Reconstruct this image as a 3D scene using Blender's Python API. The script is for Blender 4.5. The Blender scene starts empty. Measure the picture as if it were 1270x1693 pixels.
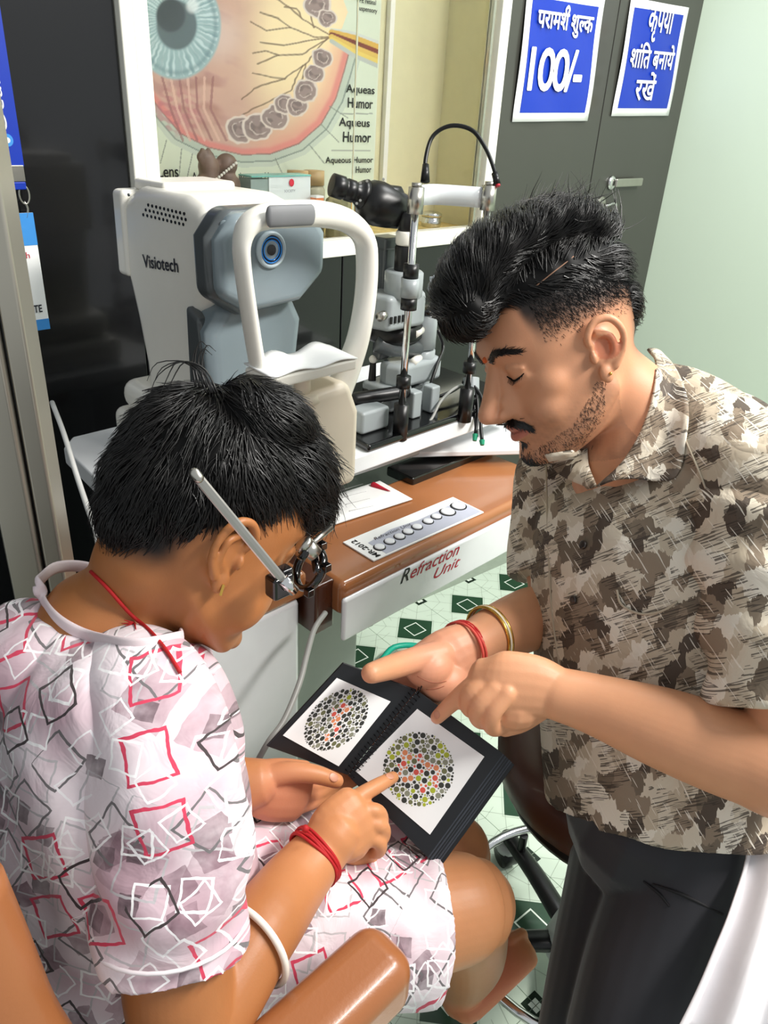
import bpy, bmesh, math, random
import numpy as np
from mathutils import Vector, Matrix
from mathutils.bvhtree import BVHTree
random.seed(7); rng = np.random.default_rng(7)
S = bpy.context.scene; COL = S.collection

# ---------------------------------------------------------------- camera
F, CX, CY, H = 1271., 635., 846.5, 1.35
def nz(v):
    v = np.array(v, float); return v/np.linalg.norm(v)
_dn = nz([490-CX, 3250-CY, F]); _x = nz([2029-CX, 258-CY, F]); _x = nz(_x-_dn*_x.dot(_dn))
_z = -_dn; _y = np.cross(_z, _x)
RW = np.array([_x, _y, _z])                      # camera (x right, y down, z forward) -> world
CAM = np.array([0, 0, H]); RIGHT, DOWN, FWD = RW[:, 0], RW[:, 1], RW[:, 2]
cam = bpy.data.cameras.new('camera'); co = bpy.data.objects.new('camera', cam); COL.objects.link(co)
cam.sensor_fit = 'VERTICAL'; cam.sensor_height = 36; cam.lens = 36*F/1693; cam.clip_start = .02
co.matrix_world = Matrix(((RIGHT[0], -DOWN[0], -FWD[0], 0), (RIGHT[1], -DOWN[1], -FWD[1], 0), (RIGHT[2], -DOWN[2], -FWD[2], H), (0, 0, 0, 1)))
S.camera = co
def ray(px, py): return RW@np.array([(px-CX)/F, (py-CY)/F, 1.])
def K(px, py, d): return CAM+ray(px, py)*d         # point at a distance d along the lens axis
def KZ(px, py, z): r = ray(px, py); return CAM+r*((z-H)/r[2])
def KY(px, py, y): r = ray(px, py); return CAM+r*(y/r[1])
def KX(px, py, x): r = ray(px, py); return CAM+r*(x/r[0])
# ---------------------------------------------------------------- light
S.view_settings.view_transform = 'Standard'; S.view_settings.look = 'None'
S.view_settings.exposure = 0.0; S.view_settings.gamma = 1.0; S.view_settings.use_curve_mapping = False
W = bpy.data.worlds.new('room_light'); S.world = W; W.use_nodes = True
W.node_tree.nodes['Background'].inputs[0].default_value = (.93, .98, 1.0, 1); W.node_tree.nodes['Background'].inputs[1].default_value = .62
def area(name, loc, tgt, sx, sy, e, col=(1, 1, 1)):
    l = bpy.data.lights.new(name, 'AREA'); l.shape = 'RECTANGLE'; l.size = sx; l.size_y = sy; l.energy = e; l.color = col
    o = bpy.data.objects.new(name, l); COL.objects.link(o); o.location = loc
    o.rotation_euler = (Vector(tgt)-Vector(loc)).to_track_quat('-Z', 'Y').to_euler()
    return o
area('ceiling_tube_light', (1.55, -.75, 2.55), (.9, .6, .8), 1.2, .25, 84, (1, .97, .92))
area('ceiling_panel_light', (1.9, .55, 2.65), (1.7, .6, 0), .6, .6, 20, (.98, 1, .98))  # added fill above the mint wall to brighten it, not a known lamp

# ---------------------------------------------------------------- helpers
def lin(c):
    if isinstance(c, str): c = tuple(int(c[i:i+2], 16)/255 for i in (0, 2, 4))
    return tuple(((x+.055)/1.055)**2.4 if x > .04045 else x/12.92 for x in c[:3])
class NT:
    def __init__(s, name):
        s.m = bpy.data.materials.new(name); s.m.use_nodes = True; s.t = s.m.node_tree; s.b = s.t.nodes['Principled BSDF']
    def n(s, typ, **kw):
        o = s.t.nodes.new('ShaderNode'+typ)
        for k, v in kw.items():
            if k.startswith('i_'):
                k = k[2:]; o.inputs[int(k) if k.isdigit() else k].default_value = v
            else: setattr(o, k, v)
        return o
    def l(s, a, b): s.t.links.new(a, b)
    def mix(s, f, a, b, mode='MIX'):
        o = s.n('Mix', data_type='RGBA', blend_type=mode)
        for i, v in ((0, f), (6, a), (7, b)):
            if hasattr(v, 'is_linked') or hasattr(v, 'links'): s.l(v, o.inputs[i])
            else: o.inputs[i].default_value = v if i == 0 else (*v[:3], 1)
        return o.outputs[2]
    def math(s, op, a, b=0, c=0):
        o = s.n('Math', operation=op)
        for i, v in enumerate((a, b, c)):
            if hasattr(v, 'links'): s.l(v, o.inputs[i])
            else: o.inputs[i].default_value = v
        return o.outputs[0]
_mc = {}
def M(name, c='808080', rough=.5, metal=0, var=.06, scale=40, bump=0., bscale=200, coat=0, spec=.5, attr=None, trans=0, ior=1.45, sheen=0):
    if name in _mc: return _mc[name]
    T = NT(name); b = T.b; col = lin(c)
    b.inputs['Roughness'].default_value = rough; b.inputs['Metallic'].default_value = metal
    b.inputs['Specular IOR Level'].default_value = spec; b.inputs['Coat Weight'].default_value = coat; b.inputs['Coat Roughness'].default_value = .08
    b.inputs['Transmission Weight'].default_value = trans; b.inputs['IOR'].default_value = ior; b.inputs['Sheen Weight'].default_value = sheen
    tc = T.n('TexCoord'); no = T.n('TexNoise', i_Scale=scale, i_Detail=3.); T.l(tc.outputs['Object'], no.inputs['Vector'])
    if attr:
        a = T.n('Attribute', attribute_name=attr); base = a.outputs['Color']
        f = T.math('MULTIPLY_ADD', no.outputs[0], 2*var, 1-var)
        mm = T.n('VectorMath', operation='SCALE'); T.l(base, mm.inputs[0]); T.l(f, mm.inputs['Scale']); T.l(mm.outputs[0], b.inputs['Base Color'])
    elif var > 0:
        d = tuple(x*(1-var*1.5) for x in col); e = tuple(min(1, x*(1+var)) for x in col)
        T.l(T.mix(no.outputs[0], d, e), b.inputs['Base Color'])
    else: b.inputs['Base Color'].default_value = (*col, 1)
    if bump:
        n2 = T.n('TexNoise', i_Scale=bscale, i_Detail=4.); T.l(tc.outputs['Object'], n2.inputs['Vector'])
        bp = T.n('Bump', i_Strength=bump, i_Distance=.002); T.l(n2.outputs[0], bp.inputs['Height']); T.l(bp.outputs[0], b.inputs['Normal'])
    _mc[name] = T.m; return T.m

def cat(P, R, sub):
    """Catmull-Rom resampling of points and radii"""
    P = np.array(P, float); R = np.array([(r, r) if np.isscalar(r) else r for r in R], float)
    if sub <= 1 or len(P) < 3: 
        if sub > 1 and len(P) == 2:
            t = np.linspace(0, 1, sub+1)[:, None]; return P[0]+(P[1]-P[0])*t, R[0]+(R[1]-R[0])*t
        return P, R
    A = np.hstack([P, R]); A = np.vstack([2*A[0]-A[1], A, 2*A[-1]-A[-2]]); out = []
    for i in range(1, len(A)-2):
        p0, p1, p2, p3 = A[i-1:i+3]
        for t in np.arange(sub)/sub:
            out.append(.5*(2*p1+(p2-p0)*t+(2*p0-5*p1+4*p2-p3)*t*t+(3*p1-p0-3*p2+p3)*t**3))
    out.append(A[-2]); out = np.array(out); return out[:, :3], np.maximum(out[:, 3:], 1e-4)
class G:
    def __init__(s): s.v = []; s.f = []; s.m = []; s.n = 0; s.mi = 0
    def add(s, v, f):
        v = np.asarray(v, float); s.v.append(v); s.f += [tuple(i+s.n for i in q) for q in f]; s.m += [s.mi]*len(f); s.n += len(v); return s
    def arr(s): return np.vstack(s.v)
    def rings(s, Rg, closed=False, cap=True):
        n, k = len(Rg), len(Rg[0]); f = []
        for i in range(n if closed else n-1):
            a, b = i*k, ((i+1) % n)*k
            for j in range(k): f.append((a+j, a+(j+1) % k, b+(j+1) % k, b+j))
        if cap and not closed: f.append(tuple(range(k))[::-1]); f.append(tuple((n-1)*k+j for j in range(k)))
        return s.add(np.array(Rg).reshape(-1, 3), f)
    def tube(s, P, R, seg=12, sub=1, nrm=None, rnd=False, closed=False):
        if np.isscalar(R): R = [R]*len(P)
        if closed: P = np.array(P); Rr = np.array([(r, r) if np.isscalar(r) else r for r in R], float)
        else: P, Rr = cat(P, R, sub)
        n = len(P); T = np.zeros((n, 3))
        for i in range(n):
            a = P[(i-1) % n] if closed or i > 0 else P[i]; b = P[(i+1) % n] if closed or i < n-1 else P[i]
            T[i] = nz(b-a+1e-12)
        up = np.array(nrm if nrm is not None else (0, 0, 1.), float)
        if nrm is None and abs(T[0].dot(up)) > .9: up = np.array([1., 0, 0])
        th = np.arange(seg)*2*math.pi/seg; rg = []
        frames = []
        for i in range(n):
            b = up-T[i]*T[i].dot(up)
            if np.linalg.norm(b) < 1e-4: b = np.cross(T[i], [0.3, .5, .8])
            b = nz(b); a = np.cross(b, T[i]); frames.append((a, b))
            if nrm is None: up = b
        def ring(c, i, k, off=0):
            a, b = frames[i]; return c+np.outer(np.cos(th), a)*Rr[i][0]*k+np.outer(np.sin(th), b)*Rr[i][1]*k+T[i]*off
        if rnd and not closed:
            for q in (80, 55, 28): rg.append(ring(P[0], 0, math.cos(math.radians(q)), -math.sin(math.radians(q))*min(Rr[0])))
        for i in range(n): rg.append(ring(P[i], i, 1))
        if rnd and not closed:
            for q in (28, 55, 80): rg.append(ring(P[-1], n-1, math.cos(math.radians(q)), math.sin(math.radians(q))*min(Rr[-1])))
        return s.rings(rg, closed)
    def box(s, c, d, R=None):
        v = np.array([(x, y, z) for x in (-.5, .5) for y in (-.5, .5) for z in (-.5, .5)])*np.array(d)
        if R is not None: v = v@np.array(R).T
        return s.add(v+np.array(c), [(0, 1, 3, 2), (4, 6, 7, 5), (0, 4, 5, 1), (2, 3, 7, 6), (0, 2, 6, 4), (1, 5, 7, 3)])
    def bb(s, x0, x1, y0, y1, z0, z1): return s.box(((x0+x1)/2, (y0+y1)/2, (z0+z1)/2), (x1-x0, y1-y0, z1-z0))
    def prism(s, poly, o, u, v, d):
        o, u, v = map(lambda q: np.array(q, float), (o, u, v)); n = nz(np.cross(u, v)); p = np.array([o+a*u+b*v for a, b in poly]); k = len(p)
        return s.add(np.vstack([p, p+n*d]), [tuple(range(k))[::-1], tuple(range(k, 2*k))]+[(i, (i+1) % k, k+(i+1) % k, k+i) for i in range(k)])
    def lathe(s, prof, o, ax=(0, 0, 1), seg=24):
        ax = nz(ax); a = nz(np.cross(ax, (.3, .9, .1) if abs(ax[1]) < .9 else (1, 0, 0))); b = np.cross(ax, a); th = np.arange(seg)*2*math.pi/seg
        return s.rings([np.array(o)+ax*h+(np.outer(np.cos(th), a)+np.outer(np.sin(th), b))*max(r, 1e-5) for r, h in prof])
    def cyl(s, a, b, r, r2=None, seg=20):
        a, b = np.array(a, float), np.array(b, float); L = np.linalg.norm(b-a); return s.lathe([(r, 0), (r if r2 is None else r2, L)], a, b-a, seg)
    def ell(s, c, r, R=None, seg=16):
        rg = []; th = np.arange(seg)*2*math.pi/seg
        for q in np.linspace(-88, 88, seg//2+1):
            q = math.radians(q); rg.append(np.stack([np.cos(th)*math.cos(q), np.sin(th)*math.cos(q), np.full(seg, math.sin(q))], 1)*np.array(r))
        rg = np.array(rg)
        if R is not None: rg = rg@np.array(R).T
        return s.rings(rg+np.array(c))
    def grid(s, P, cu=False):
        P = np.asarray(P, float); n, m = P.shape[:2]; f = []
        for i in range(n-1):
            for j in range(m if cu else m-1): f.append((i*m+j, i*m+(j+1) % m, (i+1)*m+(j+1) % m, (i+1)*m+j))
        return s.add(P.reshape(-1, 3), f)
    def mesh(s, name):
        me = bpy.data.meshes.new(name); me.from_pydata(s.arr().tolist(), [], s.f); 
        if any(s.m): me.polygons.foreach_set('material_index', s.m)
        me.update(); return me
    def bvh(s): return BVHTree.FromPolygons([Vector(v) for v in s.arr()], s.f)
def setp(o, parent):
    if parent is not None:
        o.parent = parent; w = parent; mt = Matrix.Identity(4)
        while w is not None: mt = Matrix.LocRotScale(w.location, w.rotation_euler, w.scale) @ mt if w.type == 'EMPTY' else mt; w = w.parent
        o.matrix_parent_inverse = mt.inverted() if parent.type == 'EMPTY' else Matrix.Identity(4)
def link(me, name, mat, parent=None, smooth=True, bevel=0, seg=2, solid=0):
    o = bpy.data.objects.new(name, me); COL.objects.link(o)
    for m_ in (mat if isinstance(mat, (list, tuple)) else [mat]): me.materials.append(m_)
    if smooth: me.shade_smooth()
    if solid: q = o.modifiers.new('s', 'SOLIDIFY'); q.thickness = solid; q.offset = 0
    if bevel: q = o.modifiers.new('b', 'BEVEL'); q.width = bevel; q.segments = seg; q.limit_method = 'ANGLE'; q.angle_limit = math.radians(40); q.harden_normals = True
    setp(o, parent); return o
def B(g, name, mat, parent=None, smooth=False, **k): return link(g.mesh(name), name, mat, parent, smooth, **k)
def tag(o, label=None, cat=None, group=None, kind=None):
    for k, v in (('label', label), ('category', cat), ('group', group), ('kind', kind)):
        if v: o[k] = v
    return o
def thing(name, label, cat, loc, group=None):
    o = bpy.data.objects.new(name, None); COL.objects.link(o); o.location = tuple(float(x) for x in loc); o.empty_display_size = .05
    return tag(o, label, cat, group)
def text_mesh(body, bold=0., shear=0., space=1., align='LEFT', clip=None):
    c = bpy.data.curves.new('t', 'FONT'); c.body = body; c.offset = bold; c.shear = shear; c.space_character = space; c.align_x = align; c.resolution_u = 4
    o = bpy.data.objects.new('t', c); COL.objects.link(o); bpy.context.view_layer.update()
    me = bpy.data.meshes.new_from_object(o.evaluated_get(bpy.context.evaluated_depsgraph_get()))
    bpy.data.objects.remove(o); bpy.data.curves.remove(c)
    v = np.array([q.co[:] for q in me.vertices]); f = [tuple(p.vertices) for p in me.polygons]; bpy.data.meshes.remove(me); return v, f
def text(body, o, u, v, mat, parent, w=None, h=None, bold=0., shear=0., name='lettering', space=1., fix=None, thick=0):
    """flat lettering: o = lower left corner, u/v = unit directions, scaled to width w and/or height h"""
    q, f = text_mesh(body, bold, shear, space)
    if fix: q, f = fix(q, f)
    mn, mx = q.min(0), q.max(0); sx = w/(mx[0]-mn[0]) if w else None; sy = h/(mx[1]-mn[1]) if h else None
    sx = sx or sy; sy = sy or sx
    P = np.array(o)+np.outer((q[:, 0]-mn[0])*sx, u)+np.outer((q[:, 1]-mn[1])*sy, v)
    g = G().add(P, f); nn = nz(np.cross(u, v))
    if thick:
        for k, (a, b) in enumerate(((1, 0), (-1, 0), (0, 1), (0, -1), (.7, .7), (-.7, .7), (.7, -.7), (-.7, -.7))): g.add(P+np.array(u)*a*thick+np.array(v)*b*thick+nn*.00003*(k+1), f)
    return B(g, name, mat, parent)
def remesh(g, voxel, it=3, fac=.5):
    me = g.mesh('t'); o = bpy.data.objects.new('t', me); COL.objects.link(o)
    r = o.modifiers.new('r', 'REMESH'); r.mode = 'VOXEL'; r.voxel_size = voxel
    if it: q = o.modifiers.new('s', 'SMOOTH'); q.iterations = it; q.factor = fac
    bpy.context.view_layer.update()
    m2 = bpy.data.meshes.new_from_object(o.evaluated_get(bpy.context.evaluated_depsgraph_get()))
    bpy.data.objects.remove(o); bpy.data.meshes.remove(me); return m2
def relax(me, w, it):
    """Laplacian smoothing with a weight per vertex"""
    idx = np.nonzero(w > .01)[0]; mp = np.full(len(w), -1); mp[idx] = np.arange(len(idx))
    e = np.empty(len(me.edges)*2, np.int32); me.edges.foreach_get('vertices', e); e = e.reshape(-1, 2); k = (mp[e[:, 0]] >= 0) | (mp[e[:, 1]] >= 0); e = e[k]
    used = np.unique(e); m2 = np.full(len(w), -1); m2[used] = np.arange(len(used)); e = m2[e]; P = coords(me); Q = P[used]; ww = w[used][:, None]; n_ = len(used)
    cnt = np.bincount(e[:, 0], minlength=n_)+np.bincount(e[:, 1], minlength=n_); cnt = np.maximum(cnt, 1)[:, None]
    for _ in range(it):
        A = np.stack([np.bincount(e[:, 0], Q[e[:, 1], c], n_)+np.bincount(e[:, 1], Q[e[:, 0], c], n_) for c in range(3)], 1)/cnt; Q = Q+(A-Q)*ww*.6
    P[used] = Q; setco(me, P)
def coords(me):
    a = np.empty(len(me.vertices)*3, np.float32); me.vertices.foreach_get('co', a); return a.reshape(-1, 3).astype(float)
def setco(me, v): me.vertices.foreach_set('co', v.astype(np.float32).ravel()); me.update()
def normals(me):
    a = np.empty(len(me.vertices)*3, np.float32); me.vertex_normals.foreach_get('vector', a); return a.reshape(-1, 3).astype(float)
def attr_col(me, name, c):
    a = me.color_attributes.new(name, 'FLOAT_COLOR', 'POINT'); a.data.foreach_set('color', np.hstack([c, np.ones((len(c), 1))]).astype(np.float32).ravel())
def attr_vec(me, name, c):
    a = me.attributes.new(name, 'FLOAT_VECTOR', 'POINT'); a.data.foreach_set('vector', c.astype(np.float32).ravel())
def bvh_of(me):
    return BVHTree.FromPolygons([v.co for v in me.vertices], [tuple(p.vertices) for p in me.polygons])
def hit(bv, px, py):
    loc, n, i, d = bv.ray_cast(Vector(CAM), Vector(ray(px, py)).normalized())
    return (None, None) if loc is None else (np.array(loc), np.array(n))
def ss(x, a, b): t = np.clip((x-a)/(b-a), 0, 1); return t*t*(3-2*t)
def wob(P, s, seed=0, n=6):
    """smooth pseudo noise of 3D points from a few sine waves"""
    r = np.random.default_rng(seed); o = np.zeros(len(P))
    for i in range(n):
        d = nz(r.normal(size=3)); o += np.sin(P@d*s*(.6+r.random()*1.2)+r.random()*6.28)
    return o/n
def loopband(c, ax, ra, rb, r, up, name, mat, parent, seg=32, wav=0, seed=0):
    """a ring around a wrist or neck: centre, axis, two radii, wire radius"""
    ax = nz(ax); b = nz(np.array(up)-ax*np.dot(ax, up)); a = np.cross(b, ax); rr = np.random.default_rng(seed); ph = rr.random(4)*6.28
    P = [np.array(c)+a*math.cos(t)*ra+b*math.sin(t)*rb+ax*wav*(math.sin(2*t+ph[0])+math.sin(3*t+ph[1])) for t in np.arange(seg)*2*math.pi/seg]
    g = G().tube(P, [r]*seg, 8, nrm=ax, closed=True); return B(g, name, mat, parent, smooth=True)
# ---------------------------------------------------------------- materials
white_pl = M('white_plastic', 'efece2', .32, var=.02, coat=.3)
cream_pl = M('cream_plastic', 'efe3cf', .38, var=.02)
grey_pl = M('grey_blue_plastic', '7d8a90', .28, var=.03, coat=.3)
dgrey_pl = M('dark_grey_plastic', '4e5355', .3, var=.03, coat=.3)
lgrey_pl = M('light_grey_enamel', '989fa1', .35, var=.04, coat=.2)
black_pl = M('black_plastic', '0c0c0d', .35, var=.1)
black_gl = M('black_gloss', '060607', .12, var=.1, coat=.5)
chrome = M('chrome', 'd8d8d8', .12, 1, var=.03)
steel = M('brushed_steel', 'b9b6ae', .3, 1, var=.08)
paper = M('white_paper', 'f0f1f0', .6, var=.02)
ink = M('black_ink', '161616', .6, var=.05)
red_ink = M('red_ink', 'b81a30', .6, var=.05)
brown_lam = M('brown_laminate', 'a5693f', .22, var=.12, scale=6, coat=.6)
dbrown = M('dark_brown_laminate', '4a2412', .25, var=.15, coat=.5)
white_pan = M('white_panel', 'e6e8ea', .25, var=.02, coat=.4)
blackwall = M('black_laminate', '101012', .2, var=.15, scale=4, coat=.4)
greywall = M('reflecting_black_laminate', '3b3b36', .3, var=.06, scale=5, coat=.2)  # black laminate again, its reflection put in as a lighter grey
frame_w = M('white_frame_paint', 'eceade', .35, var=.02)
cream_wall = M('cream_recess_paint', 'd6d0a8', .6, var=.03)
mint = M('mint_wall_paint', 'd3e2cf', .6, var=.02, scale=3, bump=.05)
blue_print = M('blue_print', '0531a6', .4, var=.03)
alu = M('aluminium_profile', 'b6b1a4', .34, .75, var=.05, scale=8)

# ---------------------------------------------------------------- floor of patterned tiles
tile_a = M('pale_mint_tile', 'cfdfcd', .3, var=.05, scale=9, coat=.3)
tile_l = M('tile_line_print', 'a5b3a2', .4, var=.05)
tile_g = M('dark_green_tile_print', '24452f', .3, var=.15, scale=30, coat=.3)
tile_d = M('black_green_tile_print', '18281c', .35, var=.1)
tile_w = M('white_tile_print', 'e4eee2', .35, var=.03)
grout = M('grout', '98a594', .8, var=.1)
floor = B(G().bb(-1.2, 2.9, -1.2, 1.36, -.03, -.004), 'floor', grout); tag(floor, kind='structure')
A1 = np.array([.9948, -.102, 0]); A2 = np.array([.102, .9948, 0]); T1, T2 = .2155, .2065
def quadring(g, c, r, w, rot, z, m):
    o = [(math.cos(rot+k*math.pi/2)*r, math.sin(rot+k*math.pi/2)*r) for k in range(4)]; i = [(a*(r-w)/r, b*(r-w)/r) for a, b in o]
    g.mi = m; v = [(c[0]+a, c[1]+b, z) for a, b in o+i]; g.add(v, [(k, (k+1) % 4, 4+(k+1) % 4, 4+k) for k in range(4)])
def quad(g, c, r, rot, z, m):
    g.mi = m; g.add([(c[0]+math.cos(rot+k*math.pi/2)*r, c[1]+math.sin(rot+k*math.pi/2)*r, z) for k in range(4)], [(0, 1, 2, 3)])
def strip(g, a, b, w, z, m):
    a, b = np.array(a, float), np.array(b, float); d = b-a; n_ = np.array([-d[1], d[0]])/np.linalg.norm(d)*w/2
    g.mi = m; g.add([(*(a-n_), z), (*(b-n_), z), (*(b+n_), z), (*(a+n_), z)], [(0, 1, 2, 3)])
tg = G(); hx, hy = T1/2-.0006, T2/2-.0006; tg.bb(-hx, hx, -hy, hy, -.004, 0)
q4 = math.pi/4
for sx in (-1, 1):
    for sy in (-1, 1):
        strip(tg, (sx*.066, 0), (sx*hx, sy*.045), .0012, .0002, 1); strip(tg, (0, sy*.066), (sx*.045, sy*hy), .0012, .0002, 1)
        strip(tg, (sx*.033, sy*.033), (sx*.088, sy*.088), .0012, .0002, 1)
        strip(tg, (sx*hx, sy*.045), (sx*.06, sy*.06), .0012, .0002, 1); strip(tg, (sx*.045, sy*hy), (sx*.06, sy*.06), .0012, .0002, 1)
        strip(tg, (sx*hx, sy*.02), (sx*.072, sy*.03), .001, .0002, 1); strip(tg, (sx*.02, sy*hy), (sx*.03, sy*.072), .001, .0002, 1)
        # a quarter of the little dark square that meets at each corner
        c = np.array([sx*T1/2, sy*T2/2]); a_, i_ = .0185, .0095
        for m_, r_, z_ in ((3, a_, .0003), (4, i_, .0005)):
            tg.mi = m_; pts = [c-(sx*.0006, sy*.0006), c-(sx*r_, sy*.0006), c-(sx*r_, sy*r_), c-(sx*.0006, sy*r_)]
            tg.add([(*p, z_) for p in pts], [(0, 1, 2, 3) if sx*sy > 0 else (3, 2, 1, 0)])
quadring(tg, (0, 0), .0745, .0015, 0, .0003, 1)
quad(tg, (0, 0), .068, 0, .0004, 2); quadring(tg, (0, 0), .034, .0045, q4, .0006, 4)
tg.mi = 0; tile_me = tg.mesh('tile')
for m_ in (tile_a, tile_l, tile_g, tile_d, tile_w): tile_me.materials.append(m_)
T0 = np.array([1.411, 1.178, 0]); ang = math.atan2(A1[1], A1[0])
for i in range(-8, 7):
    for j in range(-8, 2):
        p = T0+A1*T1*i+A2*T2*j
        if not (.28 < p[0] < 2.66 and -.25 < p[1] < 1.24): continue
        o = bpy.data.objects.new('tile', tile_me); COL.objects.link(o); o.parent = floor; o.location = p; o.rotation_euler = (0, 0, ang)

# ---------------------------------------------------------------- back wall: laminate panels around a glazed showcase
YW = 1.35
wall = B(G().bb(-1.2, 2.80, 1.62, 1.66, 0, 2.7), 'wall_back', cream_wall); tag(wall, kind='structure')
for x0, x1, z0, z1, m_ in ((-1.2, .10, 0, 2.7, blackwall), (.104, .729, 0, 2.7, blackwall), (.731, 1.24, 0, 1.040, blackwall), (1.243, 1.755, 0, 1.040, blackwall),
                           (1.757, 2.262, 0, 2.7, greywall), (2.266, 2.764, 0, 2.7, greywall)):
    B(G().bb(x0, x1, YW, YW+.02, z0, z1), 'panel', m_, wall, bevel=.002)
rec = B(G().bb(.731, 1.85, 1.535, 1.55, 1.05, 2.7), 'recess_back', cream_wall, wall)
B(G().bb(.731, 1.85, YW+.02, 1.535, 1.05, 1.068), 'recess_shelf', M('gold_patterned_liner', 'cdb268', .5, var=.5, scale=60), wall)
B(G().bb(1.755, 1.80, YW+.02, 1.535, 1.068, 2.7), 'recess_side', cream_wall, wall); B(G().bb(.731, .75, YW+.02, 1.535, 1.068, 2.7), 'recess_side', cream_wall, wall)
win = bpy.data.objects.new('window_1', None); COL.objects.link(win); win.location = (1.24, YW, 1.04); tag(win, kind='structure')
for nm, b_ in (('frame_stile', (.731, .755, YW-.014, YW+.03, 1.042, 2.7)), ('frame_stile', (.757, .786, YW-.008, YW+.03, 1.078, 2.7)), ('frame_stile', (1.722, 1.757, YW-.014, YW+.03, 1.042, 2.7)),
               ('frame_rail', (.755, 1.722, YW-.014, YW+.03, 1.042, 1.078))):
    B(G().bb(*b_), nm, frame_w, win, bevel=.003)
B(G().bb(1.700, 1.708, YW-.004, YW+.012, 1.078, 2.7), 'glass_channel', steel, win); GX = KY(586, 200, YW+.018)[0]; B(G().bb(GX, GX+.0022, YW+.0175, YW+.0215, 1.078, 2.7), 'glass_edge', M('glass_edge', 'cfd8cc', .2, var=.02), win)
glassm = M('showcase_glass', 'ffffff', .0, var=0, trans=1, ior=1.15, spec=.5)
for x0, x1, y in ((.786, GX, YW+.018), (GX-.01, 1.70, YW+.006)): B(G().bb(x0, x1, y, y+.003, 1.078, 2.7), 'pane', glassm, win)
wr = B(G().bb(2.766, 2.80, -1.2, 1.37, 0, 2.7), 'wall_right', mint); tag(wr, kind='structure')

# anatomy poster inside the showcase, painted per vertex
def seg_d(X, Y, pl):
    d = np.full(X.shape, 1e9)
    for (x0, y0), (x1, y1) in zip(pl[:-1], pl[1:]):
        dx, dy = x1-x0, y1-y0; t = np.clip(((X-x0)*dx+(Y-y0)*dy)/(dx*dx+dy*dy+1e-9), 0, 1); d = np.minimum(d, np.hypot(X-x0-t*dx, Y-y0-t*dy))
    return d
def inside(X, Y, poly):
    r = np.zeros(X.shape, bool); n_ = len(poly)
    for i in range(n_):
        (x0, y0), (x1, y1) = poly[i], poly[(i+1) % n_]
        c = ((y0 > Y) != (y1 > Y)) & (X < (x1-x0)*(Y-y0)/(y1-y0+1e-9)+x0); r ^= c
    return r
PY = 1.531; px0, px1, pz0, pz1 = .80, 1.505, 1.09, 1.66
NX, NZ_ = 430, 350
gx, gz = np.meshgrid(np.linspace(px0, px1, NX), np.linspace(pz0, pz1, NZ_)); P = np.stack([gx.ravel(), np.full(gx.size, PY), gz.ravel()], 1)
cc = (RW.T@(P-CAM).T).T; X = cc[:, 0]/cc[:, 2]*F+CX; Y = cc[:, 1]/cc[:, 2]*F+CY
C_ = np.tile(np.array(lin('d3dcc6')), (len(X), 1))
def paint(mask, c, a=1.):
    global C_
    a = np.clip(mask*a, 0, 1)[:, None]; C_ = C_*(1-a)+np.array(lin(c) if isinstance(c, str) else c)*a
outl = [(225, 150), (258, 192), (290, 230), (340, 255), (400, 268), (450, 266), (500, 248), (540, 213), (566, 168), (580, 122), (588, 92), (560, 60), (575, 20), (560, -20), (500, -60), (300, -90), (200, 0)]
ins = inside(X, Y, outl); d = seg_d(X, Y, outl[:11])
wv = wob(np.stack([X, Y, X*0], 1), .12, 3); w2 = wob(np.stack([X, Y, X*0], 1), .35, 5)
paint(ins*1., 'd9c7a0'); t = ss(np.hypot(X-505, Y-70), 40, 190)
base = np.array(lin('f0dcae'))[None]*(1-t)[:, None]+np.array(lin('cba890'))[None]*t[:, None]; C_ = np.where(ins[:, None], base, C_)
paint(ins*ss(X, 455, 385), 'bf9a8c', .75); paint(ins*ss(wv+.3*w2, .0, .5)*ss(X, 430, 320), 'a57a76', .6); paint(ins*ss(np.hypot(X-360, Y-60), 60, 10), 'e3d3c8', .4)
paint(ins*ss(d, 60, 20)*ss(X, 380, 470), 'd39380', .7); paint(ins*(d < 26)*ss(d, 26, 18), 'cf7f78', .9); paint(ins*(d < 12), 'b9c4b4'); paint((d < 9)*(~ins)*1., 'c3cdbd'); paint((np.abs(d-12) < 1.2)*ins, '8c6a62', .8); paint((d < 1.3)*1., '7d8a80', .8)
paint(ins*ss(np.hypot((X-330)/60, (Y-170)/60), 1, .3)*ss(wv, -.2, .4), '9c6f62', .7)
paint(ins*ss(np.hypot((X-290)/55, (Y-185)/45), 1.1, .5)*ss(w2, -.3, .2), 'b06a72', .6)
for k in range(7):   # muscle-like streaks under the iris
    x = 268+k*14; paint((seg_d(X, Y, [(x, 128), (x+14-k*3, 180), (x+34-k*2, 232)]) < 2)*ins, 'd8b4a4' if k % 2 else '8d5a5a', .7)
ri = np.hypot((X-292)/72, (Y-42)/88); paint(ss(ri, 1.05, .98), '9ab5b6'); an = np.arctan2(Y-30, X-285)
paint((ri < .97)*ss(np.sin(an*46+w2*1.6)*.5+.5+.5*wv, .35, .95)*ss(ri, .40, .6), 'cfe0de', .75); paint((ri < .97)*ss(np.sin(an*31+2+w2)*.5+.5, .75, 1)*ss(ri, .45, .7), '6f9096', .5); paint(ss(ri, .98, .88)*ss(ri, .8, .9), '64828a', .6); paint(ss(ri, .5, .42), '58676a'); paint(ss(np.hypot((X-282)/26, (Y-25)/30), 1.05, .8), '3c4648'); paint(ss(np.hypot((X-318)/14, (Y-10)/16), 1, .4), 'e8efec', .7)
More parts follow.
